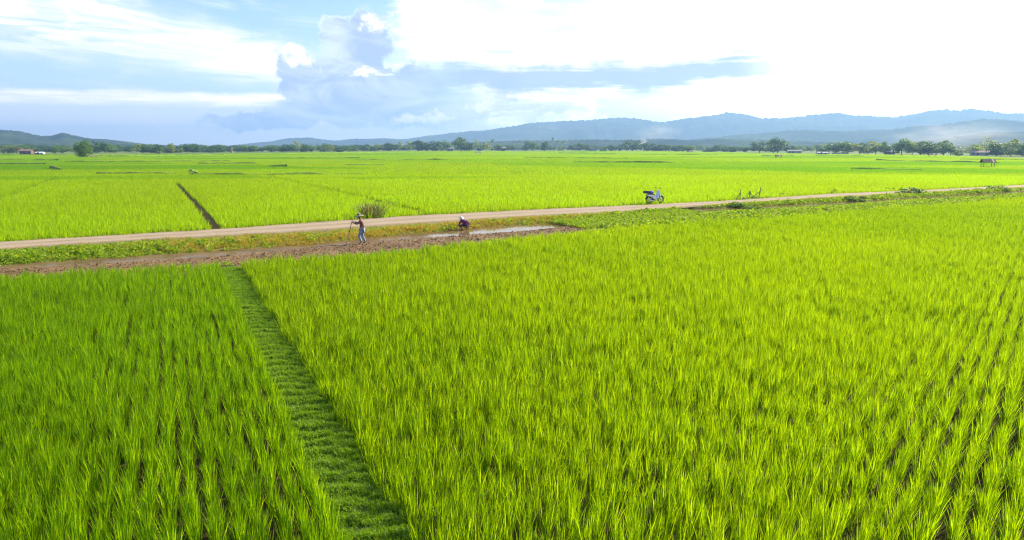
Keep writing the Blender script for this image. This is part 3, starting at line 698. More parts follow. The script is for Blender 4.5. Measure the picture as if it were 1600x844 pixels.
def palm(seed):
    r = random.Random(seed); V = []; F = []; H0 = 8.6
    for i in range(15):
        a = 6.283 * i / 15 + r.uniform(-.2, .2); el = r.uniform(-.2, 1.0); p = Vector((.35, .1, H0)); d = Vector((math.cos(a) * math.cos(el), math.sin(a) * math.cos(el), math.sin(el)))
        sd_ = Vector((-math.sin(a), math.cos(a), 0)); prev = p
        for q in range(7):
            nx = prev + d * .55; w = .75 * (1 - q / 8)
            for sg in (-1, 1):
                k = len(V); V += [prev, nx, nx + sd_ * sg * w + Vector((0, 0, -.35 * w)), prev + sd_ * sg * w * .9 + Vector((0, 0, -.3 * w))]; F.append((k, k + 1, k + 2, k + 3))
            prev = nx; d = (d + Vector((0, 0, -.20))).normalized()
    b = MB(); b.tube([(0, 0, -.1), (.1, .03, 4), (.35, .1, H0)], [.26, .18, .14], 7)
    KINDS.setdefault('palm', []).append((mesh_np('crown', [tuple(v) for v in V], F, M_tree_mid), mesh_np('trunk', b.v, b.f, M_bark_pale, True), 8.0, 10.0))
palm(5); palm(6)
def plant_tree(key, x, y, h, w, label, i, group=None):
    grp_wide = x > 228
    cm, tm, w0, h0 = KINDS[key][i % len(KINDS[key])]
    nm = {'bush': 'bush', 'shrub': 'bush', 'palm': 'palm_tree', 'bare': 'sparse_tree', 'tall': 'slender_tree'}.get(key, 'tree')
    t = empty(nm, (x, y, 0), (i * 2.399) % 6.283); kw, kh = (1.0, 1.0) if key in ('shrub', 'lone') else ((1.5, 1.0) if grp_wide else (1.25, 1.2))
    t.scale = (w / w0 * kw, w / w0 * kw, h / h0 * kh)
    link('crown', cm, t); link('trunk' if nm != 'bush' else 'stem', tm, t)
    tag(t, label, 'bush' if nm == 'bush' else 'tree', None, group); return t
G0 = 'trees at the foot of the wooded hill'; G1 = 'trees in the far line under the low blue hills'; G2 = 'trees in the dark row before the mountains'; G3 = 'pale trees along the far edge of the rice'
TREES = [
 ('bush', -419.8, 559.8, 5.8, 9.4, 'yellow-green bush, outermost at the foot of the wooded hill', G0), ('bush', -409.4, 559.8, 5.2, 8.4, 'yellow-green bush beside the brown-roofed farmhouse', G0),
 ('dark', -361.5, 512.8, 3.8, 5.8, 'dark little tree just behind the brown-roofed farmhouse', G0), ('broad', -345.3, 512.8, 4.6, 4.6, 'small green tree standing beside the long white shed', G0),
 ('broad', -378.1, 569.8, 4.4, 7.4, 'mid-green tree between the white shed and the lone tree', G0), ('loose', -368.1, 569.8, 4.0, 6.3, 'paler loose tree, second behind the white shed', G0), ('broad', -352.7, 569.8, 3.8, 6.3, 'low green tree just behind the lone tree', G0),
 ('lone', -208.1, 328.9, 8.3, 7.0, 'lone leafy tree standing by itself in the rice', None),
 ('bush', -264.9, 508.8, 1.9, 3.2, 'tiny round bush alone at the far edge of the rice', G0), ('dark', -301.7, 589.3, 3.5, 5.6, 'dark low tree, first of a pair beyond the tiny round bush', G0), ('dark', -294.1, 589.3, 3.4, 5.6, 'dark low tree, second of a pair beyond the tiny round bush', G0),
 ('loose', -288.1, 589.3, 3.8, 4.2, 'olive tree at the end of the dark pair past the tiny bush', G0), ('dark', -309.2, 658.7, 3.4, 5.6, 'dark tree crouched beside the pointed slender tree', G1), ('tall', -319.9, 700.0, 7.5, 5.0, 'pointed slender tree rising above its neighbours under the pale rose sky', G1),
 ('broad', -294.9, 658.7, 3.2, 6.0, 'low green tree, first past the pointed slender tree', G1), ('broad', -286.6, 658.7, 3.2, 6.6, 'low green tree, second past the pointed slender tree', G1),
 ('broad', -274.9, 700.0, 5.8, 8.9, 'rounded green tree just past the slim pinkish tower', G1), ('broad', -266.4, 700.0, 5.4, 7.6, 'rounded green tree, second past the slim pinkish tower', G1), ('broad', -257.1, 700.0, 4.4, 6.9, 'lower green tree, third past the slim pinkish tower', G1),
 ('broad', -247.8, 700.0, 5.9, 8.3, 'green tree, fourth past the slim pinkish tower', G1), ('dark', -237.9, 700.0, 4.8, 6.9, 'dark low tree, fifth past the slim pinkish tower', G1), ('broad', -228.0, 700.0, 6.6, 8.3, 'green tree next to the tall pale one under the rose sky', G1),
 ('loose', -235.5, 746.7, 10.2, 8.8, 'tall pale loose tree rising above the low blue hills', G1), ('dark', -202.2, 658.7, 5.3, 6.6, 'dark tree in front, between the pale tall tree and the dark pointed one', G1), ('broad', -207.2, 700.0, 5.3, 7.6, 'green tree behind the dark one beside the pointed tree', G1),
 ('tall', -206.6, 746.7, 8.8, 7.4, 'dark pointed tree above the low blue hills', G1), ('loose', -187.7, 700.0, 5.9, 7.6, 'olive loose tree next to the dark pointed tree', G1), ('dark', -167.9, 658.7, 4.0, 7.6, 'low dark tree, second past the dark pointed tree', G1),
 ('broad', -179.8, 746.7, 4.8, 8.3, 'low green tree, third past the dark pointed tree', G1), ('dark', -187.1, 861.7, 6.9, 14.4, 'broad dark tree below the dip of the low blue hills', G2), ('loose', -170.8, 861.7, 7.7, 12.6, 'olive tree beside the broad dark one below the hill dip', G2),
 ('dark', -154.6, 861.7, 8.5, 14.2, 'dark domed tree at the start of the mountain range', G2), ('loose', -144.0, 861.7, 9.8, 9.1, 'light green tree, first of two pale ones in the dark row', G2), ('loose', -131.0, 861.7, 10.2, 9.1, 'light green tree, second of two pale ones in the dark row', G2),
 ('dark', -111.0, 800.1, 10.6, 13.1, 'darkest domed tree next to the light green pair', G2), ('broad', -100.5, 800.1, 8.3, 9.6, 'green tree between two dark domes near the grey roof', G2), ('dark', -90.6, 800.1, 9.8, 14.6, 'wide dark domed tree just before the grey roof', G2),
 ('broad', -90.8, 933.6, 11.5, 9.8, 'tall green tree rising behind the grey-roofed house', G2), ('broad', -60.4, 800.1, 13.2, 14.4, 'biggest rounded tree between the grey roof and white house', G2), ('dark', -50.6, 800.1, 9.1, 10.1, 'dark tree pressed against the biggest rounded tree', G2),
 ('loose', -47.6, 933.6, 13.2, 8.9, 'thin pale tree rising right behind the white house', G2), ('loose', -30.2, 800.1, 9.8, 8.6, 'pale green tree just past the white house', G2), ('palm', -27.3, 933.6, 13.2, 8.9, 'palm between the white house and the brown house', G2),
 ('broad', -19.4, 933.6, 7.9, 8.0, 'small green tree next to the palm by the brown house', G2), ('palm', 7.0, 933.6, 7.9, 6.2, 'small palm behind the long white wall', G2), ('dark', 21.1, 933.6, 10.6, 8.5, 'dark twin tree at the end of the long white wall', G2),
 ('broad', 26.0, 861.7, 9.8, 7.5, 'green twin tree past the end of the long white wall', G2), ('dark', 41.5, 861.7, 10.2, 8.9, 'dark tree just before the group of three palms', G2), ('palm', 52.1, 861.7, 15.0, 4.9, 'tallest thin palm of the group of three', G2),
 ('palm', 57.8, 861.7, 11.8, 7.3, 'middle palm of the group of three', G2), ('palm', 64.3, 861.7, 11.0, 8.9, 'broadest palm of the group of three', G2), ('dark', 82.0, 933.6, 7.0, 9.8, 'dark low tree, first past the three palms', G2), ('dark', 93.4, 933.6, 8.4, 10.7, 'dark low tree, second past the three palms', G2),
 ('dark', 104.0, 933.6, 7.0, 9.9, 'dark low tree beside the domed pale roof', G2), ('tall', 114.7, 861.7, 8.9, 8.1, 'pointed tree just past the domed pale roof', G2), ('dark', 124.5, 861.7, 6.5, 8.3, 'low dark tree between the pointed tree and the wide dome', G2),
 ('broad', 136.7, 861.7, 6.1, 9.1, 'low green tree touching the wide dark dome', G2), ('dark', 152.9, 861.7, 11.4, 21.1, 'very wide dark domed tree beside the white smoke', G2), ('dark', 155.6, 800.1, 8.3, 11.1, 'dark tree under the white smoke', G2),
 ('dark', 169.2, 800.1, 7.6, 12.8, 'dark low tree, first past the white smoke', G2), ('dark', 181.3, 800.1, 6.8, 12.1, 'dark low tree, second past the white smoke', G2), ('dark', 179.8, 746.7, 6.0, 10.5, 'dark low tree, third past the white smoke', G2),
 ('broad', 187.5, 746.7, 6.3, 8.3, 'green tree before the first pale pole', G2), ('broad', 183.1, 700.0, 5.6, 7.9, 'green low tree in front of the first pale pole', G2), ('tall', 201.6, 700.0, 5.9, 7.6, 'pointed low tree between the pale poles', G2),
 ('dark', 209.5, 700.0, 5.6, 8.3, 'dark tree past the last pale pole', G2), ('dark', 220.1, 700.0, 4.6, 9.9, 'dark flat tree, second past the last pale pole', G2), ('dark', 217.7, 658.7, 4.7, 9.5, 'dark flat tree before the big dark dome', G2),
 ('broad', 227.1, 658.7, 4.4, 7.6, 'low green tree touching the big dark dome', G2), ('dark', 240.7, 658.7, 10.3, 14.9, 'big dark dome next to the tallest ragged tree', G2), ('dark', 231.0, 589.3, 12.5, 10.6, 'tallest ragged dark tree on the far rice edge', G2),
 ('dark', 242.7, 589.3, 6.1, 7.1, 'dark tree just behind the long grey roof', G3), ('broad', 248.2, 589.3, 4.7, 6.0, 'low green tree at the end of the long grey roof', G3), ('palm', 251.2, 559.8, 7.4, 7.4, 'spiky palm between the long grey roof and the pale walls', G3),
 ('broad', 247.2, 533.1, 5.8, 6.5, 'green tree just before the pale walls', G3), ('broad', 243.7, 508.8, 8.7, 10.7, 'rounded tree behind the first pale wall', G3), ('broad', 252.3, 508.8, 9.1, 8.8, 'tall rounded tree behind the second pale wall', G3),
 ('loose', 249.7, 486.6, 8.0, 8.4, 'pale tree above the end of the pale walls', G3), ('dark', 255.6, 486.6, 8.0, 7.1, 'darker tree between two pale ones past the walls', G3), ('loose', 250.3, 466.3, 9.7, 8.5, 'tall olive tree just before the pinkish house', G3),
 ('broad', 256.0, 466.3, 8.4, 5.4, 'narrow green tree touching the pinkish house', G3), ('broad', 247.3, 430.4, 10.2, 7.5, 'tallest green tree past the pinkish house', G3), ('loose', 254.2, 430.4, 8.9, 6.3, 'pale tree, second past the pinkish house', G3),
 ('broad', 259.5, 430.4, 8.5, 7.7, 'green tree, third past the pinkish house', G3), ('dark', 264.4, 430.4, 8.5, 5.9, 'dark tree behind the low dark hut', G3), ('loose', 269.7, 430.4, 7.3, 4.7, 'thin pale tree just past the low dark hut', G3),
 ('broad', 274.1, 430.4, 8.9, 5.9, 'rounded green tree, second past the low dark hut', G3), ('broad', 278.6, 430.4, 5.7, 4.7, 'small tree, third past the low dark hut', G3), ('tall', 272.6, 414.4, 6.5, 4.0, 'slim small tree with bare foot before the pink roof', G3),
 ('loose', 292.8, 430.4, 6.9, 7.1, 'pale tree behind the long pink roof', G3), ('bare', 279.5, 399.6, 10.8, 7.2, 'tall half-bare tree above the brown field hut', G3), ('dark', 285.5, 399.6, 7.2, 6.3, 'dark tree touching the half-bare tree', G3),
 ('loose', 284.1, 385.8, 9.7, 7.2, 'olive-brown tree, second past the half-bare tree', G3), ('dark', 281.3, 372.9, 7.0, 5.6, 'dark tree at the far end of the pale tree line', G3),
 ('broad', 290.8, 372.9, 8.1, 5.6, 'green tree beyond the far end of the pale line', G3)]
for i, (key, x, y, h, w, lab, grp) in enumerate(TREES): plant_tree(key, x, y, h, w, lab, i, grp)
# the woods behind, one mass
src = []
for key in ('dark', 'broad', 'loose', 'dark'):
    cm = KINDS[key][0][0]; o = bpy.data.objects.new('wood_crown', cm); src.append(o)
pts = []
while len(pts) < 2600:
    a = R(random.uniform(-48, 48)); r = random.uniform(0, 1) ** .8 * 1000 + np.interp(math.degrees(a), AZL, RL) + 70
    x, y = r * math.sin(a), r * math.cos(a)
    if mnoise.noise(Vector((x * .006, y * .006, 0))) > -.12: pts.append((x, y, 0))
q = len(pts); rot, scl, idx = inst(q, .42, .78, 4, .03, .2); scl[:, :2] *= 1.5
tag(scatter('woodland', pts, rot, scl, idx, src), 'hazy mass of woods and orchards between the treeline and the hills', 'woodland', 'stuff')

# ------------------------------------------------------------------ bunds between the far paddies
def bund(pts, w, h, label):
    V = []; F = []; P = []
    for (ax, ay), (bx, by) in zip(pts[:-1], pts[1:]):
        L = math.hypot(bx - ax, by - ay); k = max(2, int(L / 2.5))
        P += [(ax + (bx - ax) * i / k, ay + (by - ay) * i / k) for i in range(k)]
    P.append(pts[-1])
    for i, (x, y) in enumerate(P):
        q = P[min(i + 1, len(P) - 1)]; p = P[max(i - 1, 0)]; d = Vector((q[0] - p[0], q[1] - p[1], 0)).normalized(); nrm = Vector((-d.y, d.x, 0))
        hh = h * (1 + .5 * fn(x, y, .15, 4)); c = Vector((x, y, 0))
        for o, z in ((-.5, 0), (-.36, .75), (-.1, 1), (.15, .95), (.38, .7), (.5, 0)):
            V.append(c + nrm * (w * o * (1 + .3 * fn(x, y, .3, 2, 4))) + Vector((0, 0, hh * z * (1 + .2 * fn(x, y, .7, 3, o)) - .02)))
    for i in range(len(P) - 1):
        for j in range(5): F.append((i * 6 + j, i * 6 + j + 1, (i + 1) * 6 + j + 1, (i + 1) * 6 + j))
    return tag(link('bund', mesh_np('bund', V, F, M_bund, True)), label, 'bund', 'structure')
M_bund = plain('bund_grass', (.15, .235, .008), .9, 0, .45, .4)
BUNDS = [([(-356.4, 471.6), (-272.8, 412.5), (-211, 372.1)], 'low dark bund running past the lone tree'), ([(-211, 372.1), (-176.5, 467.1), (-116.9, 619.2)], 'long dark straight bund under the low blue hills'),
 ([(-196.9, 260.2), (-170.3, 253.5)], 'short dark bund in the rice before the wooded hill'), ([(-149.7, 197.6), (-136.6, 197.6)], 'shortest thin bund near the outer edge of the rice'),
 ([(-93.6, 201.6), (-78, 205.8)], 'thin dark bund beyond the long open ditch line'), ([(35.8, 582.7), (82.8, 515.9)], 'dark green bund in front of the three palms'),
 ([(140.3, 380.7), (158.3, 380.7)], 'thin bund beside the tiny dark hut'), ([(177.7, 396), (190.6, 366.6)], 'dark bund below the pale walls'),
 ([(136.7, 253.5), (145.8, 229.9), (154.6, 214.8)], 'long dark bund running behind the brown field hut'), ([(181.9, 274.7), (206.8, 260.2)], 'bund with weeds under the half-bare tree'),
 ([(77.5, 154.2), (89.4, 147.2)], 'faint bund between the dirt road and the brown field hut'), ([(6, 319.2), (51, 299.8)], 'faint straight bund far out below the three palms'),
 ([(-45.9, 186.3), (-36, 189.9)], 'faint short bund far beyond the hoeing person'), ([(85, 450.1), (130.2, 430.5)], 'faint far bund below the pale poles')]
BUNDS += [([(-77.5, 126), (-64, 128)], 'thin bund beyond the open ditch, nearest to the lone tree side'), ([(-58, 121), (-42, 122), (-28, 126)], 'faint crooked bund across the rice past the open ditch'),
 ([(-152, 230), (-122, 232), (-100, 240)], 'thin bund far out below the long straight one'), ([(-62, 262), (-25, 266)], 'faint far bund below the white house'), ([(20, 221), (52, 214)], 'faint bund far beyond the motorbike'), ([(-118, 302), (-70, 312)], 'faint far bund below the dark pointed tree')]
for pts, lab in BUNDS: bund(pts, 1.1, .665, lab)
bund([(-62.4, 173.2), (-57.8, 173.2)], 1.2, .82, 'small dark dash of tall weeds in the middle of the rice')
bund([(-108.6, 159.2), (-100.2, 149.5)], 1.0, .8, 'dark slanting notch of weeds in the rice before the lone tree')
bund([(-68, 143), (-59.1, 126.3)], 1.0, .72, 'dark slanting line of weeds at the head of the open ditch')

# ------------------------------------------------------------------ houses, walls, poles far off
M_white = plain('lime_wash', (.60, .58, .54), .8, 0, .06); M_grey_roof = plain('grey_roof', (.24, .24, .25), .6, 0, .12)
M_brown_roof = plain('rusty_roof', (.20, .12, .08), .8, 0, .25); M_pink = plain('pink_paint', (.27, .18, .15), .8, 0, .08); M_dark = plain('dark_opening', (.03, .03, .03), .6)
M_cream = plain('cream_wall', (.38, .34, .27), .85, 0, .1); M_brick = plain('brick_wall', (.15, .10, .075), .9, 0, .15); M_pole = plain('pale_pole', (.55, .53, .50), .8, 0, .1)
def house(name, x, y, w, d, hw, hr, wm, rm, label, rz=0.0, eave=.5, cat='house', nwin=2):
    t = empty(name, (x, y, 0), rz); b = MB(); b.box(0, 0, hw / 2, w, d, hw); b.prism([(-w / 2, hw), (w / 2, hw), (w / 2 - .01, hw + .01), (-w / 2 + .01, hw + .01)], -d / 2 + .01, d / 2 - .01); b.build('wall', wm, t)
    b = MB(); e = eave; s = [(-d / 2 - e, hw - .12), (0, hw + hr), (d / 2 + e, hw - .12), (d / 2 + e, hw + .06), (0, hw + hr + .18), (-d / 2 - e, hw + .06)]
    b2 = MB().prism(s, -w / 2 - e, w / 2 + e); b2.v = [(v[1], v[0], v[2]) for v in b2.v]; b2.build('roof', rm, t)
    b = MB(); b.prism([(-d / 2, hw), (d / 2, hw), (0, hw + hr)], -w / 2 + .02, w / 2 - .02); b.v = [(v[1], v[0], v[2]) for v in b.v]; b.build('gable', wm, t)
    MB().box(-w * .12, -d / 2 - .02, 1.0, .95, .08, 2.0).build('door', M_dark, t)
    for i in range(nwin):
        xx = -w * .36 + i * w * .72 / max(1, nwin - 1); MB().box(xx, -d / 2 - .02, hw * .58, 1.1, .08, 1.0).build('window', M_dark, t)
    return tag(t, label, cat)
house('farmhouse', -361.5, 505.0, 7.5, 5, 2.3, 1.3, M_brick, M_brown_roof, 'brown-roofed farmhouse at the foot of the wooded hill', .2)
house('shed', -312.0, 448.0, 4.6, 3, 1.5, .5, M_white, M_white, 'long low white shed on the rice edge by the wooded hill', .15, .2, 'shed')
house('house', -84.6, 931.0, 8.5, 6, 3.2, 1.7, M_brick, M_grey_roof, 'grey-roofed house among the dark domed trees', 0, .8)
house('house', -45.0, 925.0, 6.5, 5, 4.2, 1.2, M_white, M_white, 'white two-storey house standing clear of the dark trees')
house('house', -12.3, 930.0, 6.2, 5, 3.8, 1.5, M_brick, M_cream, 'brown house with cream roof before the long white wall')
t = empty('garden_wall', (10.0, 812.0, 0)); MB().box(-3, 0, .6, 14, .2, 1.2).build('wall_panel', M_white, t); MB().box(10.5, 0, .5, 12, .2, 1.0).build('wall_panel', M_white, t); tag(t, 'long low white wall between the brown house and twin trees', 'wall')
t = empty('greenhouse', (111.9, 936.0, 0)); b = MB(); b.prism([(5 * math.cos(a), 2.2 + 2.6 * math.sin(a)) for a in np.linspace(0, math.pi, 13)], -4, 4); b.build('roof', M_grey_roof, t)
MB().box(0, 0, 1.1, 9.6, 7.6, 2.2).build('wall', M_cream, t); tag(t, 'shed with a domed pale roof past the three palms', 'shed')
house('barn', 241.0, 578.0, 11, 5, 1.9, .9, M_cream, M_grey_roof, 'barn with a long grey roof beside the tallest ragged tree', -.35, .5, 'barn')
house('house', 213.7, 466.3, 5.8, 3, 1.4, .5, M_cream, M_white, 'low cream shed below the rounded trees', -.4, .3)
t = empty('garden_wall', (227, 482, 0), -.4); MB().box(-5, 0, .5, 9, .2, 1.0).build('wall_panel', M_cream, t); MB().box(5.5, 0, .65, 10, .2, 1.3).build('wall_panel', M_cream, t); tag(t, 'pale broken wall standing before the rounded trees', 'wall')
house('house', 258.0, 462.3, 5.6, 4, 2.0, 1.1, M_pink, M_grey_roof, 'small pinkish house tucked between the pale trees', -.4)
house('house', 292.9, 424.4, 10, 5, 1.9, 1.0, M_cream, M_pink, 'house with a long pink roof behind the brown field hut', -.5)
t = empty('tower', (-257.3, 622.0, 0)); MB().box(0, 0, 2.0, 1.1, 1.1, 4.0).build('shaft', M_pink, t); MB().box(0, 0, 4.3, 1.5, 1.5, .6).build('cap', M_cream, t); tag(t, 'slim pinkish tower among the trees under the rose sky', 'tower')
for i, (x, y, h, lab) in enumerate([(211.5, 800, 6.5, 'pale pole, first of three above the dark tree row'), (212.2, 746.7, 6.5, 'pale pole, second of three above the dark tree row'), (227, 746.7, 6, 'pale pole, third of three above the dark tree row'),
                                    (223.7, 559.8, 5.5, 'pale pole just past the tallest ragged tree'), (238.5, 559.8, 4.5, 'short pale pole beside the long grey roof')]):
    t = empty('utility_pole', (x, y, 0)); MB().tube([(0, 0, 0), (0, 0, h)], [.2, .14], 8).build('shaft', M_pole, t); MB().box(0, 0, h - .5, 1.5, .14, .14).build('crossarm', M_pole, t); tag(t, lab, 'pole', None, 'pale poles along the far tree rows')

# ------------------------------------------------------------------ field huts
M_thatch = plain('thatch', (.13, .085, .055), .95, 0, .35, 9); M_wood = plain('weathered_wood', (.17, .12, .085), .9, 0, .3); M_tin = plain('tin_sheet', (.22, .18, .16), .6, 0, .25)
def hut(x, y, w, d, h, label, rz, roof=M_thatch, sheets=7):
    t = empty('field_hut', (x, y, 0), rz); hp = h * .68
    for sx in (-1, 1):
        for sy in (-1, 1): MB().tube([(sx * w * .40, sy * d * .38, 0), (sx * w * .40, sy * d * .38, hp)], .075, 7).build('post', M_wood, t)
    MB().box(0, 0, h * .17, w * .86, d * .8, .08).build('platform', M_wood, t)
    MB().tube([(-w / 2, 0, h * .95), (w / 2, 0, h * .95)], .06, 6).build('ridge_pole', M_wood, t)
    L = math.hypot(d * .62, h * .36)
    for sg in (-1, 1):
        rf = MB().box(0, 0, 0, w, L, .05, Euler((-sg * math.atan2(h * .36, d * .62), 0, 0)).to_matrix())
        rf.v = [(v[0], v[1] + sg * d * .31, v[2] + h * .78) for v in rf.v]; rp = rf.build('roof', roof, t)
        for i in range(sheets):       # overlapping sheets
            ww = w / sheets; q = MB().box(0, 0, 0, ww * .97, L * random.uniform(.98, 1.06), .03, Euler((-sg * math.atan2(h * .36, d * .62) , random.uniform(-.05, .05), 0)).to_matrix())
            q.v = [(v[0] - w / 2 + ww * (i + .5), v[1] + sg * (d * .31 + .035), v[2] + h * .78 + .05) for v in q.v]; q.build('roof_sheet', M_tin if (i == sheets - 2 and sg == -1) else roof, rp)
    return tag(t, label, 'hut', None, 'field huts out in the rice')
hut(119.0, 169.0, 2.9, 2.1, 2.35, 'brown field hut on posts, largest, standing clear in the rice', -.25)
hut(118.9, 302.1, 2.6, 2.0, 1.9, 'tiny dark hut alone in the rice below the tallest ragged tree', 0, M_thatch, 4)
hut(216.8, 349.5, 3.6, 2.4, 2.2, 'low dark hut at the foot of the pale trees', -.3, M_thatch, 5)
hut(-197.3, 319.5, 2.2, 1.6, 1.6, 'tiny grey hut beside the lone tree', .3, M_tin, 3)
hut(147.0, 559.8, 4.0, 2.2, 2.2, 'tiny far hut on the rice before the pale poles', 0, M_thatch, 3)
hut(-25.5, 508.8, 4.4, 2.2, 1.9, 'tiny far hut on the rice below the white house', .2, M_tin, 3)

# ------------------------------------------------------------------ shrubs along the road, tall grass clump
for i, (x, y, h, w, lab) in enumerate([(43.6, 73.2, 0.85, 2.8, 'round green bush on the verge, biggest along the road'), (57.2, 79.6, 0.62, 3.0, 'broad low bush on the verge farthest along the road'), (33.2, 65.0, .55, 2.2, 'low bush at the ditch edge of the verge'),
     (35.6, 74.6, .55, .9, 'small dark bush across the dirt road, tallest of its pair'), (37.3, 75.4, .4, .8, 'small dark bush across the dirt road, lower of its pair'), (29.0, 71.4, .40, 1.2, 'flat dark bush at the far road edge near the bamboo frame'), (44.9, 79.5, .5, 1.2, 'lone dark bush at the far road edge beyond the round bush'), (20.0, 57.3, .5, 2.2, 'low leafy bush on the weedy bank across from the bamboo frame')]):
    plant_tree('shrub', x, y, h, w, lab, i, 'bushes along the dirt road')
cl = blades(260, 1.55, .03, (14, 9), (45, 25), .75, 4, 77, .05)
M_clump = leafy('tall_grass', (.07, .11, .02), (.14, .17, .04), (.33, .26, .10), .3, .35, .8)
o = link('tall_grass_clump', mesh_np('tall_grass_clump', *cl, M_clump)); o.location = (-10.2, 48.5, .05); o.scale = (1.25, .9, .95); tag(o, 'tall tussock of dull green grass across the road behind the hoeing person', 'grass clump')

# ------------------------------------------------------------------ bamboo frame by the road
M_bamboo = plain('green_bamboo', (.13, .20, .06), .7, 0, .25); M_bamboo_old = plain('old_bamboo', (.20, .19, .08), .8, 0, .25)
t = empty('bamboo_frame', (23.2, 65.6, .05), R(29))
MB().tube([(-1.25, 0, 0), (-1.2, 0, .75), (-1.22, .02, 1.15)], [.05, .045, .03], 7).build('post', M_bamboo, t)
MB().tube([(-1.95, -.1, 0), (-1.2, .05, .80)], [.05, .04], 7).build('brace', M_bamboo, t)
MB().tube([(.12, 0, 0), (.14, 0, .95)], [.075, .06], 7).build('post', M_bamboo, t)
MB().tube([(-.22, .25, .25), (.12, .02, .86)], .03, 6).build('brace', M_bamboo_old, t)
MB().tube([(.42, -.15, .3), (.16, .02, .85)], .03, 6).build('brace', M_bamboo_old, t)
MB().tube([(1.30, 0, 0), (1.52, 0, .75), (1.62, 0, 1.25)], [.055, .05, .035], 7).build('post', M_bamboo_old, t)
MB().tube([(.52, .05, .28), (1.55, .02, .86), (1.9, 0, 1.02)], [.035, .03, .025], 6).build('brace', M_bamboo_old, t)
MB().tube([(-1.3, -.05, .30), (1.42, -.05, .30)], .045, 7).build('rail', M_bamboo, t)
tag(t, 'broken green bamboo frame standing beside the dirt road', 'frame')
x = RNG.normal(22.9, 1.25, 60); y = 65.4 + (x - 22.9) * .55 + RNG.normal(0, .18, 60); rot, scl, idx = inst(60, .7, 1.5, 7, .15, .25)
tag(scatter('frame_weeds', np.stack([x, y, np.full(60, .05)], 1), rot, scl, idx, grass_src), 'dark weeds growing around the foot of the bamboo frame', 'grass', 'stuff')

# ------------------------------------------------------------------ motorbike (x forward, seen from its right)
M_tyre = plain('tyre_rubber', (.02, .02, .02), .8); M_rim = plain('rim_metal', (.42, .42, .43), .35, .8); M_pan = plain('white_panel', (.72, .76, .82), .25, 0, .04); M_blue = plain('blue_panel', (.03, .07, .33), .3, 0, .1)
M_black = plain('black_plastic', (.03, .03, .035), .5); M_chrome = plain('steel', (.55, .55, .56), .3, .9); M_red = plain('red_lens', (.45, .02, .02), .2); M_lens = plain('clear_lens', (.75, .75, .72), .1)
bike = empty('motorbike', (12.75, 59.75, .26), R(24)); RX = Matrix.Rotation(R(90), 3, 'X')
def wheel(x):
    w = MB(); q = [(.285 + .055 * math.cos(a), .055 * math.sin(a)) for a in np.linspace(0, 2 * math.pi, 11)]
    w.lathe(q, 28, (x, 0, .34), RX); tw = w.build('wheel', M_tyre, bike, True)
    MB().lathe([(.255, -.03), (.265, 0), (.255, .03), (.235, .03), (.235, -.03), (.255, -.03)], 28, (x, 0, .34), RX).build('rim', M_rim, tw, True)
    s = MB()
    for k in range(5):
        a = k * 2 * math.pi / 5; s.tube([(x, 0, .34), (x + .24 * math.cos(a), 0, .34 + .24 * math.sin(a))], .018, 5)
    s.lathe([(.0, -.06), (.05, -.06), (.05, .06), (0, .06)], 12, (x, 0, .34), RX); s.build('spokes', M_rim, tw)
wheel(-.60); wheel(.62)
body = MB().prism([(-.92, .78), (-.55, .80), (-.20, .74), (-.02, .58), (.10, .42), (.20, .40), (.16, .32), (-.05, .33), (-.25, .46), (-.55, .62), (-.85, .68)], -.13, .13).build('body', M_pan, bike, False, .025)
MB().prism([(-.86, .67), (-.52, .60), (-.25, .45), (-.08, .34), (-.30, .30), (-.42, .44), (-.62, .54)], -.11, .11).build('underbody', M_black, bike, False, .02)
MB().prism([(-.80, .80), (-.15, .76), (-.02, .68), (-.08, .80), (-.30, .86), (-.62, .88), (-.82, .87)], -.12, .12).build('seat', M_black, bike, False, .03)
MB().prism([(.12, .44), (.30, .50), (.44, .84), (.40, 1.02), (.33, 1.03), (.28, .80), (.16, .55)], -.21, .21).build('leg_shield', M_pan, bike, False, .03)
MB().prism([(.26, .60), (.34, .62), (.43, .82), (.36, .80)], -.222, .222).build('shield_stripe', M_blue, bike, False, .01)
MB().prism([(.28, 1.00), (.44, .98), (.46, 1.10), (.36, 1.18), (.28, 1.14)], -.13, .13).build('headlight_cowl', M_pan, bike, False, .03)
MB().lathe([(0, .03), (.05, .025), (.08, 0), (.08, -.03)], 14, (.455, 0, 1.06), Matrix.Rotation(R(90), 3, 'Y')).build('headlight', M_lens, bike, True)
b = MB(); b.tube([(.36, -.13, 1.08), (.30, -.26, 1.13), (.20, -.36, 1.12)], .018, 7); b.tube([(.36, .13, 1.08), (.30, .26, 1.13), (.20, .36, 1.12)], .018, 7); b.build('handlebar', M_black, bike)
for s in (-1, 1):
    m_ = MB(); m_.tube([(.28, s * .24, 1.13), (.30, s * .30, 1.32)], .009, 5); m_.box(.29, s * .32, 1.36, .03, .13, .085); m_.build('mirror', M_black, bike)
    MB().tube([(.40, s * .07, .80), (.50, s * .07, .56), (.62, s * .07, .34)], .028, 7).build('fork', M_chrome, bike)
    MB().tube([(-.30, s * .16, .66), (-.58, s * .14, .36)], .03, 7).build('shock_absorber', M_chrome, bike)
MB().prism([(.62 + .37 * math.cos(a), .34 + .37 * math.sin(a)) for a in np.linspace(R(20), R(160), 9)] + [(.62 + .35 * math.cos(a), .34 + .35 * math.sin(a)) for a in np.linspace(R(160), R(20), 9)], -.07, .07).build('mudguard', M_pan, bike)
MB().prism([(-.60 + .40 * math.cos(a), .34 + .40 * math.sin(a)) for a in np.linspace(R(60), R(175), 9)] + [(-.60 + .37 * math.cos(a), .34 + .37 * math.sin(a)) for a in np.linspace(R(175), R(60), 9)], -.08, .08).build('mudguard', M_black, bike)
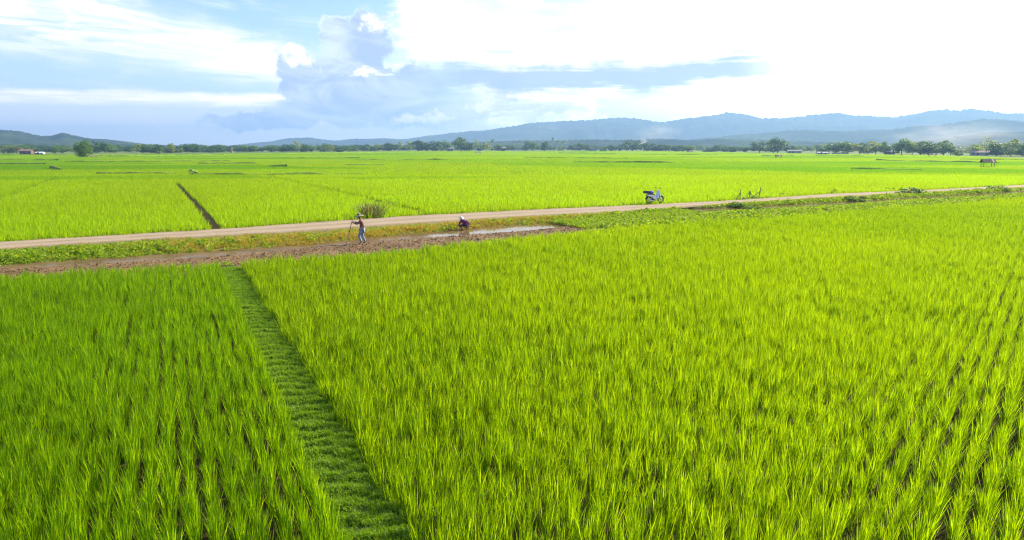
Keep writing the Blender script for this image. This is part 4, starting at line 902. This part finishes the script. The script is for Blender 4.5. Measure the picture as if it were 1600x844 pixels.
b = MB(); b.lathe([(0, -.14), (.10, -.14), (.12, -.08), (.12, .08), (.10, .14), (0, .14)], 12, (-.02, 0, .33), RX); b.box(-.10, 0, .36, .22, .16, .14); b.build('engine', M_rim, bike)
MB().tube([(.06, -.12, .26), (-.30, -.17, .24), (-.62, -.18, .30), (-.95, -.18, .38)], [.02, .025, .05, .045], 9).build('exhaust', M_chrome, bike, True)
MB().box(-.93, 0, .73, .05, .16, .08).build('tail_light', M_red, bike)
b = MB(); b.tube([(-.60, -.13, .86), (-1.02, -.15, .90), (-1.02, .15, .90), (-.60, .13, .86)], .014, 6); b.build('rack', M_chrome, bike)
MB().tube([(.02, .12, .30), (.0, .30, .04)], .014, 6).build('kickstand', M_black, bike)
tag(bike, 'white and blue step-through motorbike parked at the edge of the dirt road', 'motorbike')
def on_bike(o): o.parent = None; o.matrix_world = Matrix.Translation(bike.location) @ Euler(bike.rotation_euler).to_matrix().to_4x4(); return o
cr = on_bike(empty('crate', (0, 0, 0)))
for nm, a in (('side_panel', (-.92, -.21, 1.02, .42, .02, .20)), ('side_panel', (-.92, .21, 1.02, .42, .02, .20)), ('end_panel', (-1.12, 0, 1.02, .02, .40, .20)), ('end_panel', (-.72, 0, 1.02, .02, .40, .20)), ('bottom', (-.92, 0, .93, .38, .40, .02))): MB().box(*a).build(nm, M_black, cr)
tag(cr, 'black crate carried on the rear rack of the motorbike', 'crate')
r = random.Random(3); bm = bmesh.new(); bmesh.ops.create_icosphere(bm, subdivisions=3, radius=1)
for v in bm.verts:
    q = v.co.copy(); k = 1 + .16 * mnoise.noise(q * 2.2) + .05 * mnoise.noise(q * 6); v.co = Vector((q.x * .30 * k, q.y * .21 * k, max(-.09, q.z * .17 * k)))
me = bpy.data.meshes.new('bag'); bm.to_mesh(me); bm.free(); me.polygons.foreach_set('use_smooth', [True] * len(me.polygons)); me.materials.append(plain('blue_cloth', (.045, .06, .36), .8, 0, .2))
bag = link('bag', me); on_bike(bag); bag.matrix_world = bag.matrix_world @ Matrix.Translation((-.46, 0, .97)); tag(bag, 'blue cloth bag lying on the motorbike seat', 'bag')

# ------------------------------------------------------------------ people
def skin_part(name, J, links, m, parent, sub=2):
    me = bpy.data.meshes.new(name); bm = bmesh.new(); lay = bm.verts.layers.skin.verify(); vs = {}
    for i, (k, (x, y, z, rr)) in enumerate(J.items()):
        v = bm.verts.new((x, y, z)); v[lay].radius = rr if hasattr(rr, '__len__') else (rr, rr); v[lay].use_root = (i == 0); vs[k] = v
    for a, b in links: bm.edges.new((vs[a], vs[b]))
    bm.to_mesh(me); bm.free(); o = link(name + '_', me); o.modifiers.new('s', 'SKIN'); md = o.modifiers.new('u', 'SUBSURF'); md.levels = sub; md.render_levels = sub
    dg = bpy.context.evaluated_depsgraph_get(); nm = bpy.data.meshes.new_from_object(o.evaluated_get(dg)); bpy.data.objects.remove(o); nm.name = name
    nm.materials.clear(); nm.materials.append(m); nm.polygons.foreach_set('use_smooth', [True] * len(nm.polygons)); return link(name, nm, parent)
M_skin = plain('brown_skin', (.22, .115, .07), .6, 0, .08); M_hair = plain('dark_hair', (.015, .012, .01), .6)
def sub(a, b, t, r): return (a[0] + (b[0] - a[0]) * t, a[1] + (b[1] - a[1]) * t, a[2] + (b[2] - a[2]) * t, r)
def chain(J, *names): return list(zip(names[:-1], names[1:]))
def add_hand(J, Lk, wrist, tip, up, s, pre):
    """palm, four bent fingers of different length and a thumb, closing round what is held"""
    w = Vector(wrist[:3]); d = (Vector(tip) - w).normalized(); u = Vector(up).normalized(); side = d.cross(u).normalized(); p = w + d * .055
    J[pre + 'palm'] = (*p, .026); Lk.append((pre + 'wrist', pre + 'palm'))
    for i, l in enumerate((.062, .072, .068, .052)):
        o = (i - 1.5) * .019; k = w + d * .088 + side * o; m1 = k + d * l * .45 - u * .008; e = m1 + d * l * .2 - u * l * .5
        for j, q in enumerate((k, m1, e)): J[f'{pre}f{i}{j}'] = (*q, .0095 - .001 * j)
        Lk.append((pre + 'palm', f'{pre}f{i}0')); Lk += chain(J, f'{pre}f{i}0', f'{pre}f{i}1', f'{pre}f{i}2')
    k = p + side * s * .03; e = k + side * s * .018 + d * .03; e2 = e + d * .022 - u * .02
    for j, q in enumerate((k, e, e2)): J[f'{pre}t{j}'] = (*q, .0105)
    Lk.append((pre + 'palm', pre + 't0')); Lk += chain(J, pre + 't0', pre + 't1', pre + 't2')
def head_bits(parent, c, f, hair_m):
    """eyes, mouth, ears on the head centred at c, facing f"""
    c = Vector(c); f = Vector(f).normalized(); s = f.cross(Vector((0, 0, 1))).normalized(); u = s.cross(f)
    def ball(nm, p, r3, m):
        bm = bmesh.new(); bmesh.ops.create_icosphere(bm, subdivisions=2, radius=1)
        for v in bm.verts: v.co = p + s * v.co.x * r3[0] + f * v.co.y * r3[1] + u * v.co.z * r3[2]
        me = bpy.data.meshes.new(nm); bm.to_mesh(me); bm.free(); me.materials.append(m); return link(nm, me, parent)
    for k in (-1, 1):
        ball('eye', c + f * .088 + s * .033 * k + u * .01, (.013, .008, .008), M_hair); ball('ear', c + s * .082 * k - f * .005, (.012, .02, .032), M_skin)
    ball('mouth', c + f * .088 - u * .055, (.024, .008, .006), plain('lips', (.18, .06, .05), .5))
    ball('hair', c - f * .022 + u * .03, (.088, .092, .088), hair_m)
# the one with the hoe: faces along -x
P1 = empty('person', (-8.05, 35.75, .07)); tag(P1, 'person in brown shirt, pale jeans and wide straw hat leaning on a hoe', 'person')
pel = (-.02, 0, .80); ch = (-.03, 0, 1.16); nk = (-.09, 0, 1.33); hd = (-.16, 0, 1.45)
J = {'pel': (*pel, (.115, .14)), 'waist': (-.01, 0, .95, (.10, .12)), 'chest': (*ch, (.115, .155)), 'neck': (*nk, .05), 'chin': (-.15, 0, 1.40, .062), 'head': (-.155, 0, 1.46, .085), 'crown': (-.14, 0, 1.53, .070), 'nose': (-.245, 0, 1.445, .014)}
Lk = chain(J, 'pel', 'waist', 'chest', 'neck', 'chin', 'head', 'crown') + [('head', 'nose')]
arms = {}
for sg, pre in ((-1, 'l'), (1, 'r')):
    sh_ = (-.03, sg * .19, 1.27, .055); el = (-.22, sg * .24, 1.09, .042); wr = (-.43, sg * .06 - .03, 1.155 + .03 * sg, .028)
    hip = (-.02, sg * .09, .74, .085); kn = (-.11 + .07 * sg, sg * .10, .43, .058); an = (.03 + .08 * sg, sg * .11, .08, .038); to = (-.13 + .08 * sg, sg * .13, .03, .033)
    for nm, v in (('shoulder', sh_), ('elbow', el), ('wrist', wr), ('hip', hip), ('knee', kn), ('ankle', an), ('toe', to)): J[pre + nm] = v
    J[pre + 'calf'] = sub(kn, an, .35, .055)
    Lk += [('chest', pre + 'shoulder')] + chain(J, pre + 'shoulder', pre + 'elbow', pre + 'wrist') + [('pel', pre + 'hip')] + chain(J, pre + 'hip', pre + 'knee', pre + 'calf', pre + 'ankle', pre + 'toe')
    add_hand(J, Lk, wr, (-.56, sg * .01 - .03, 1.17), (0, 0, 1), -sg, pre); arms[pre] = (sh_, el, wr, hip, kn, an)
skin_part('body', J, Lk, M_skin, P1); head_bits(P1, (-.155, 0, 1.47), (-1, 0, -.15), M_hair)
def clothes(parent, J, arms, shirt_m, trouser_m, sleeve=.85, leg=.92):
    T = {'pel': (*J['pel'][:3], (.125, .155)), 'waist': (*J['waist'][:3], (.115, .14)), 'chest': (*J['chest'][:3], (.13, .17)), 'neck': (*J['neck'][:3], .062)}; L = chain(T, 'pel', 'waist', 'chest', 'neck')
    for pre, (s_, e, w, h, k, a) in arms.items():
        T[pre + 's'] = (*s_[:3], .07); T[pre + 'e'] = (*e[:3], .056); T[pre + 'w'] = sub(e, w, sleeve, .045); L += [('chest', pre + 's')] + chain(T, pre + 's', pre + 'e', pre + 'w')
    skin_part('shirt', T, L, shirt_m, parent)
    T = {'pel': (*J['pel'][:3], (.13, .16))}; L = []
    for pre, (s_, e, w, h, k, a) in arms.items():
        T[pre + 'h'] = (*h[:3], .105); T[pre + 'k'] = (*k[:3], .078); T[pre + 'a'] = sub(k, a, leg, .062); L += [('pel', pre + 'h')] + chain(T, pre + 'h', pre + 'k', pre + 'a')
    skin_part('trousers', T, L, trouser_m, parent)
clothes(P1, J, arms, plain('brown_shirt', (.19, .085, .065), .85, 0, .15, 9), plain('pale_jeans', (.20, .25, .34), .85, 0, .2, 9))
M_straw = plain('straw', (.23, .21, .13), .85, 0, .2, 12)
hat = MB(); TL = Matrix.Rotation(R(-9), 3, 'Y'); hat.lathe([(0, .155), (.06, .15), (.095, .10), (.105, .035), (.13, .022), (.215, .005), (.275, -.03), (.272, -.038), (.21, -.004), (.12, .010), (.10, .02)], 26, (-.165, 0, 1.515), TL); hat.build('hat', M_straw, P1, True)
MB().lathe([(.099, .03), (.108, .032), (.106, .058), (.1, .06)], 26, (-.165, 0, 1.517), TL).build('hat_band', M_hair, P1)
hoe = empty('hoe', (-8.05, 35.75, .07)); MB().tube([(-.52, -.02, 1.30), (-.72, -1.0, -.08)], [.017, .021], 8).build('handle', M_wood, hoe)
MB().prism([(-.11, -.02), (.11, -.02), (.09, .20), (-.09, .20)], -.01, .01).build('blade', plain('worn_iron', (.12, .10, .09), .6, .6), hoe).location = (-.73, -.98, -.14)
tag(hoe, 'long-handled hoe standing in the mud, held by the person in the straw hat', 'hoe')
# the one stooping in the water
P2 = empty('person', (-3.05, 41.95, -.03), R(-14)); tag(P2, 'person in purple top and pale hat stooping with feet in the ditch water', 'person')
J = {'pel': (.12, .22, .40, (.13, .15)), 'waist': (.07, .14, .50, (.12, .135)), 'chest': (0, .0, .63, (.125, .16)), 'neck': (-.06, -.11, .72, .052), 'chin': (-.09, -.17, .75, .062), 'head': (-.10, -.17, .81, .085), 'crown': (-.10, -.14, .87, .07), 'nose': (-.115, -.26, .795, .014)}
Lk = chain(J, 'pel', 'waist', 'chest', 'neck', 'chin', 'head', 'crown') + [('head', 'nose')]; arms = {}
for sg, pre in ((-1, 'l'), (1, 'r')):
    sh_ = (sg * .19, -.02, .66, .055)
    el = (.40, -.10, .52, .042) if sg > 0 else (-.25, -.16, .44, .042); wr = (.30, -.25, .34, .028) if sg > 0 else (-.16, -.30, .26, .028)
    hip = (.10 + sg * .10, .2, .37, .085); kn = (sg * .22 + .03, -.14, .36, .06); an = (sg * .17 + .04, .04, .09, .04); to = (sg * .19 + .03, -.12, .03, .034)
    for nm, v in (('shoulder', sh_), ('elbow', el), ('wrist', wr), ('hip', hip), ('knee', kn), ('ankle', an), ('toe', to)): J[pre + nm] = v
    J[pre + 'calf'] = sub(kn, an, .35, .055)
    Lk += [('chest', pre + 'shoulder')] + chain(J, pre + 'shoulder', pre + 'elbow', pre + 'wrist') + [('pel', pre + 'hip')] + chain(J, pre + 'hip', pre + 'knee', pre + 'calf', pre + 'ankle', pre + 'toe')
    add_hand(J, Lk, wr, (.14 if sg > 0 else -.06, -.34, wr[2] - .10), (0, -.3, 1), -sg, pre); arms[pre] = (sh_, el, wr, hip, kn, an)
skin_part('body', J, Lk, M_skin, P2); head_bits(P2, (-.10, -.17, .815), (-.12, -1, -.15), M_hair)
clothes(P2, J, arms, plain('purple_cloth', (.21, .035, .16), .85, 0, .25, 9), plain('dark_trousers', (.045, .035, .05), .85, 0, .2), .9, .55)
MB().lathe([(0, .10), (.05, .097), (.085, .06), (.097, 0), (.17, -.02), (.168, -.028), (.09, -.008)], 24, (-.10, -.155, .865), Matrix.Rotation(R(14), 3, 'X')).build('hat', plain('pale_cloth', (.72, .66, .58), .8, 0, .08), P2, True)

# ------------------------------------------------------------------ smoke and haze
def smoke(name, loc, sc, dens, label):
    bm = bmesh.new(); bmesh.ops.create_icosphere(bm, subdivisions=3, radius=1); me = bpy.data.meshes.new(name); bm.to_mesh(me); bm.free()
    m, n, out = mat(name); pv = n.node('ShaderNodeVolumePrincipled'); pv.inputs['Color'].default_value = (.95, .95, .97, 1); pv.inputs['Anisotropy'].default_value = .3
    t_ = n.node('ShaderNodeTexCoord'); l = n.node('ShaderNodeVectorMath', operation='LENGTH'); n.t.links.new(t_.outputs['Object'], l.inputs[0])
    f = n.smooth(n.noise(t_.outputs['Object'], 1.8, 3), .35, .75); n.put(pv.inputs['Density'], (1.0 - n.smooth(E_(n, l.outputs['Value']), .15, 1.0)) * f * dens)
    n.t.links.new(pv.outputs[0], out.inputs['Volume']); me.materials.append(m); o = link(name, me); o.location = loc; o.scale = sc; return tag(o, label, 'smoke', 'stuff')
smoke('smoke', (173, 900, 11), (8, 8, 9), .16, 'small white puff of smoke beside the very wide dark tree')
smoke('smoke', (205, 960, 26), (42, 20, 16), .022, 'thin veil of smoke drifting up from the white puff')
smoke('smoke', (335, 520, 13), (60, 40, 15), .016, 'pale smoke hanging over the trees behind the brown field hut')
HAZE = .00023
bm = bmesh.new(); bmesh.ops.create_cube(bm, size=2)
for v in bm.verts: v.co = Vector((v.co.x * 8600, v.co.y * 8600, -6 if v.co.z < 0 else 252))
me = bpy.data.meshes.new('haze'); bm.to_mesh(me); bm.free()
m, n, out = mat('haze'); pv = n.node('ShaderNodeVolumePrincipled'); pv.inputs['Color'].default_value = (.34, .575, .92, 1); pv.inputs['Density'].default_value = HAZE; pv.inputs['Anisotropy'].default_value = .3
n.t.links.new(pv.outputs[0], out.inputs['Volume']); me.materials.append(m)
tag(link('haze', me), 'pale blue haze over the whole plain', 'haze', 'stuff')
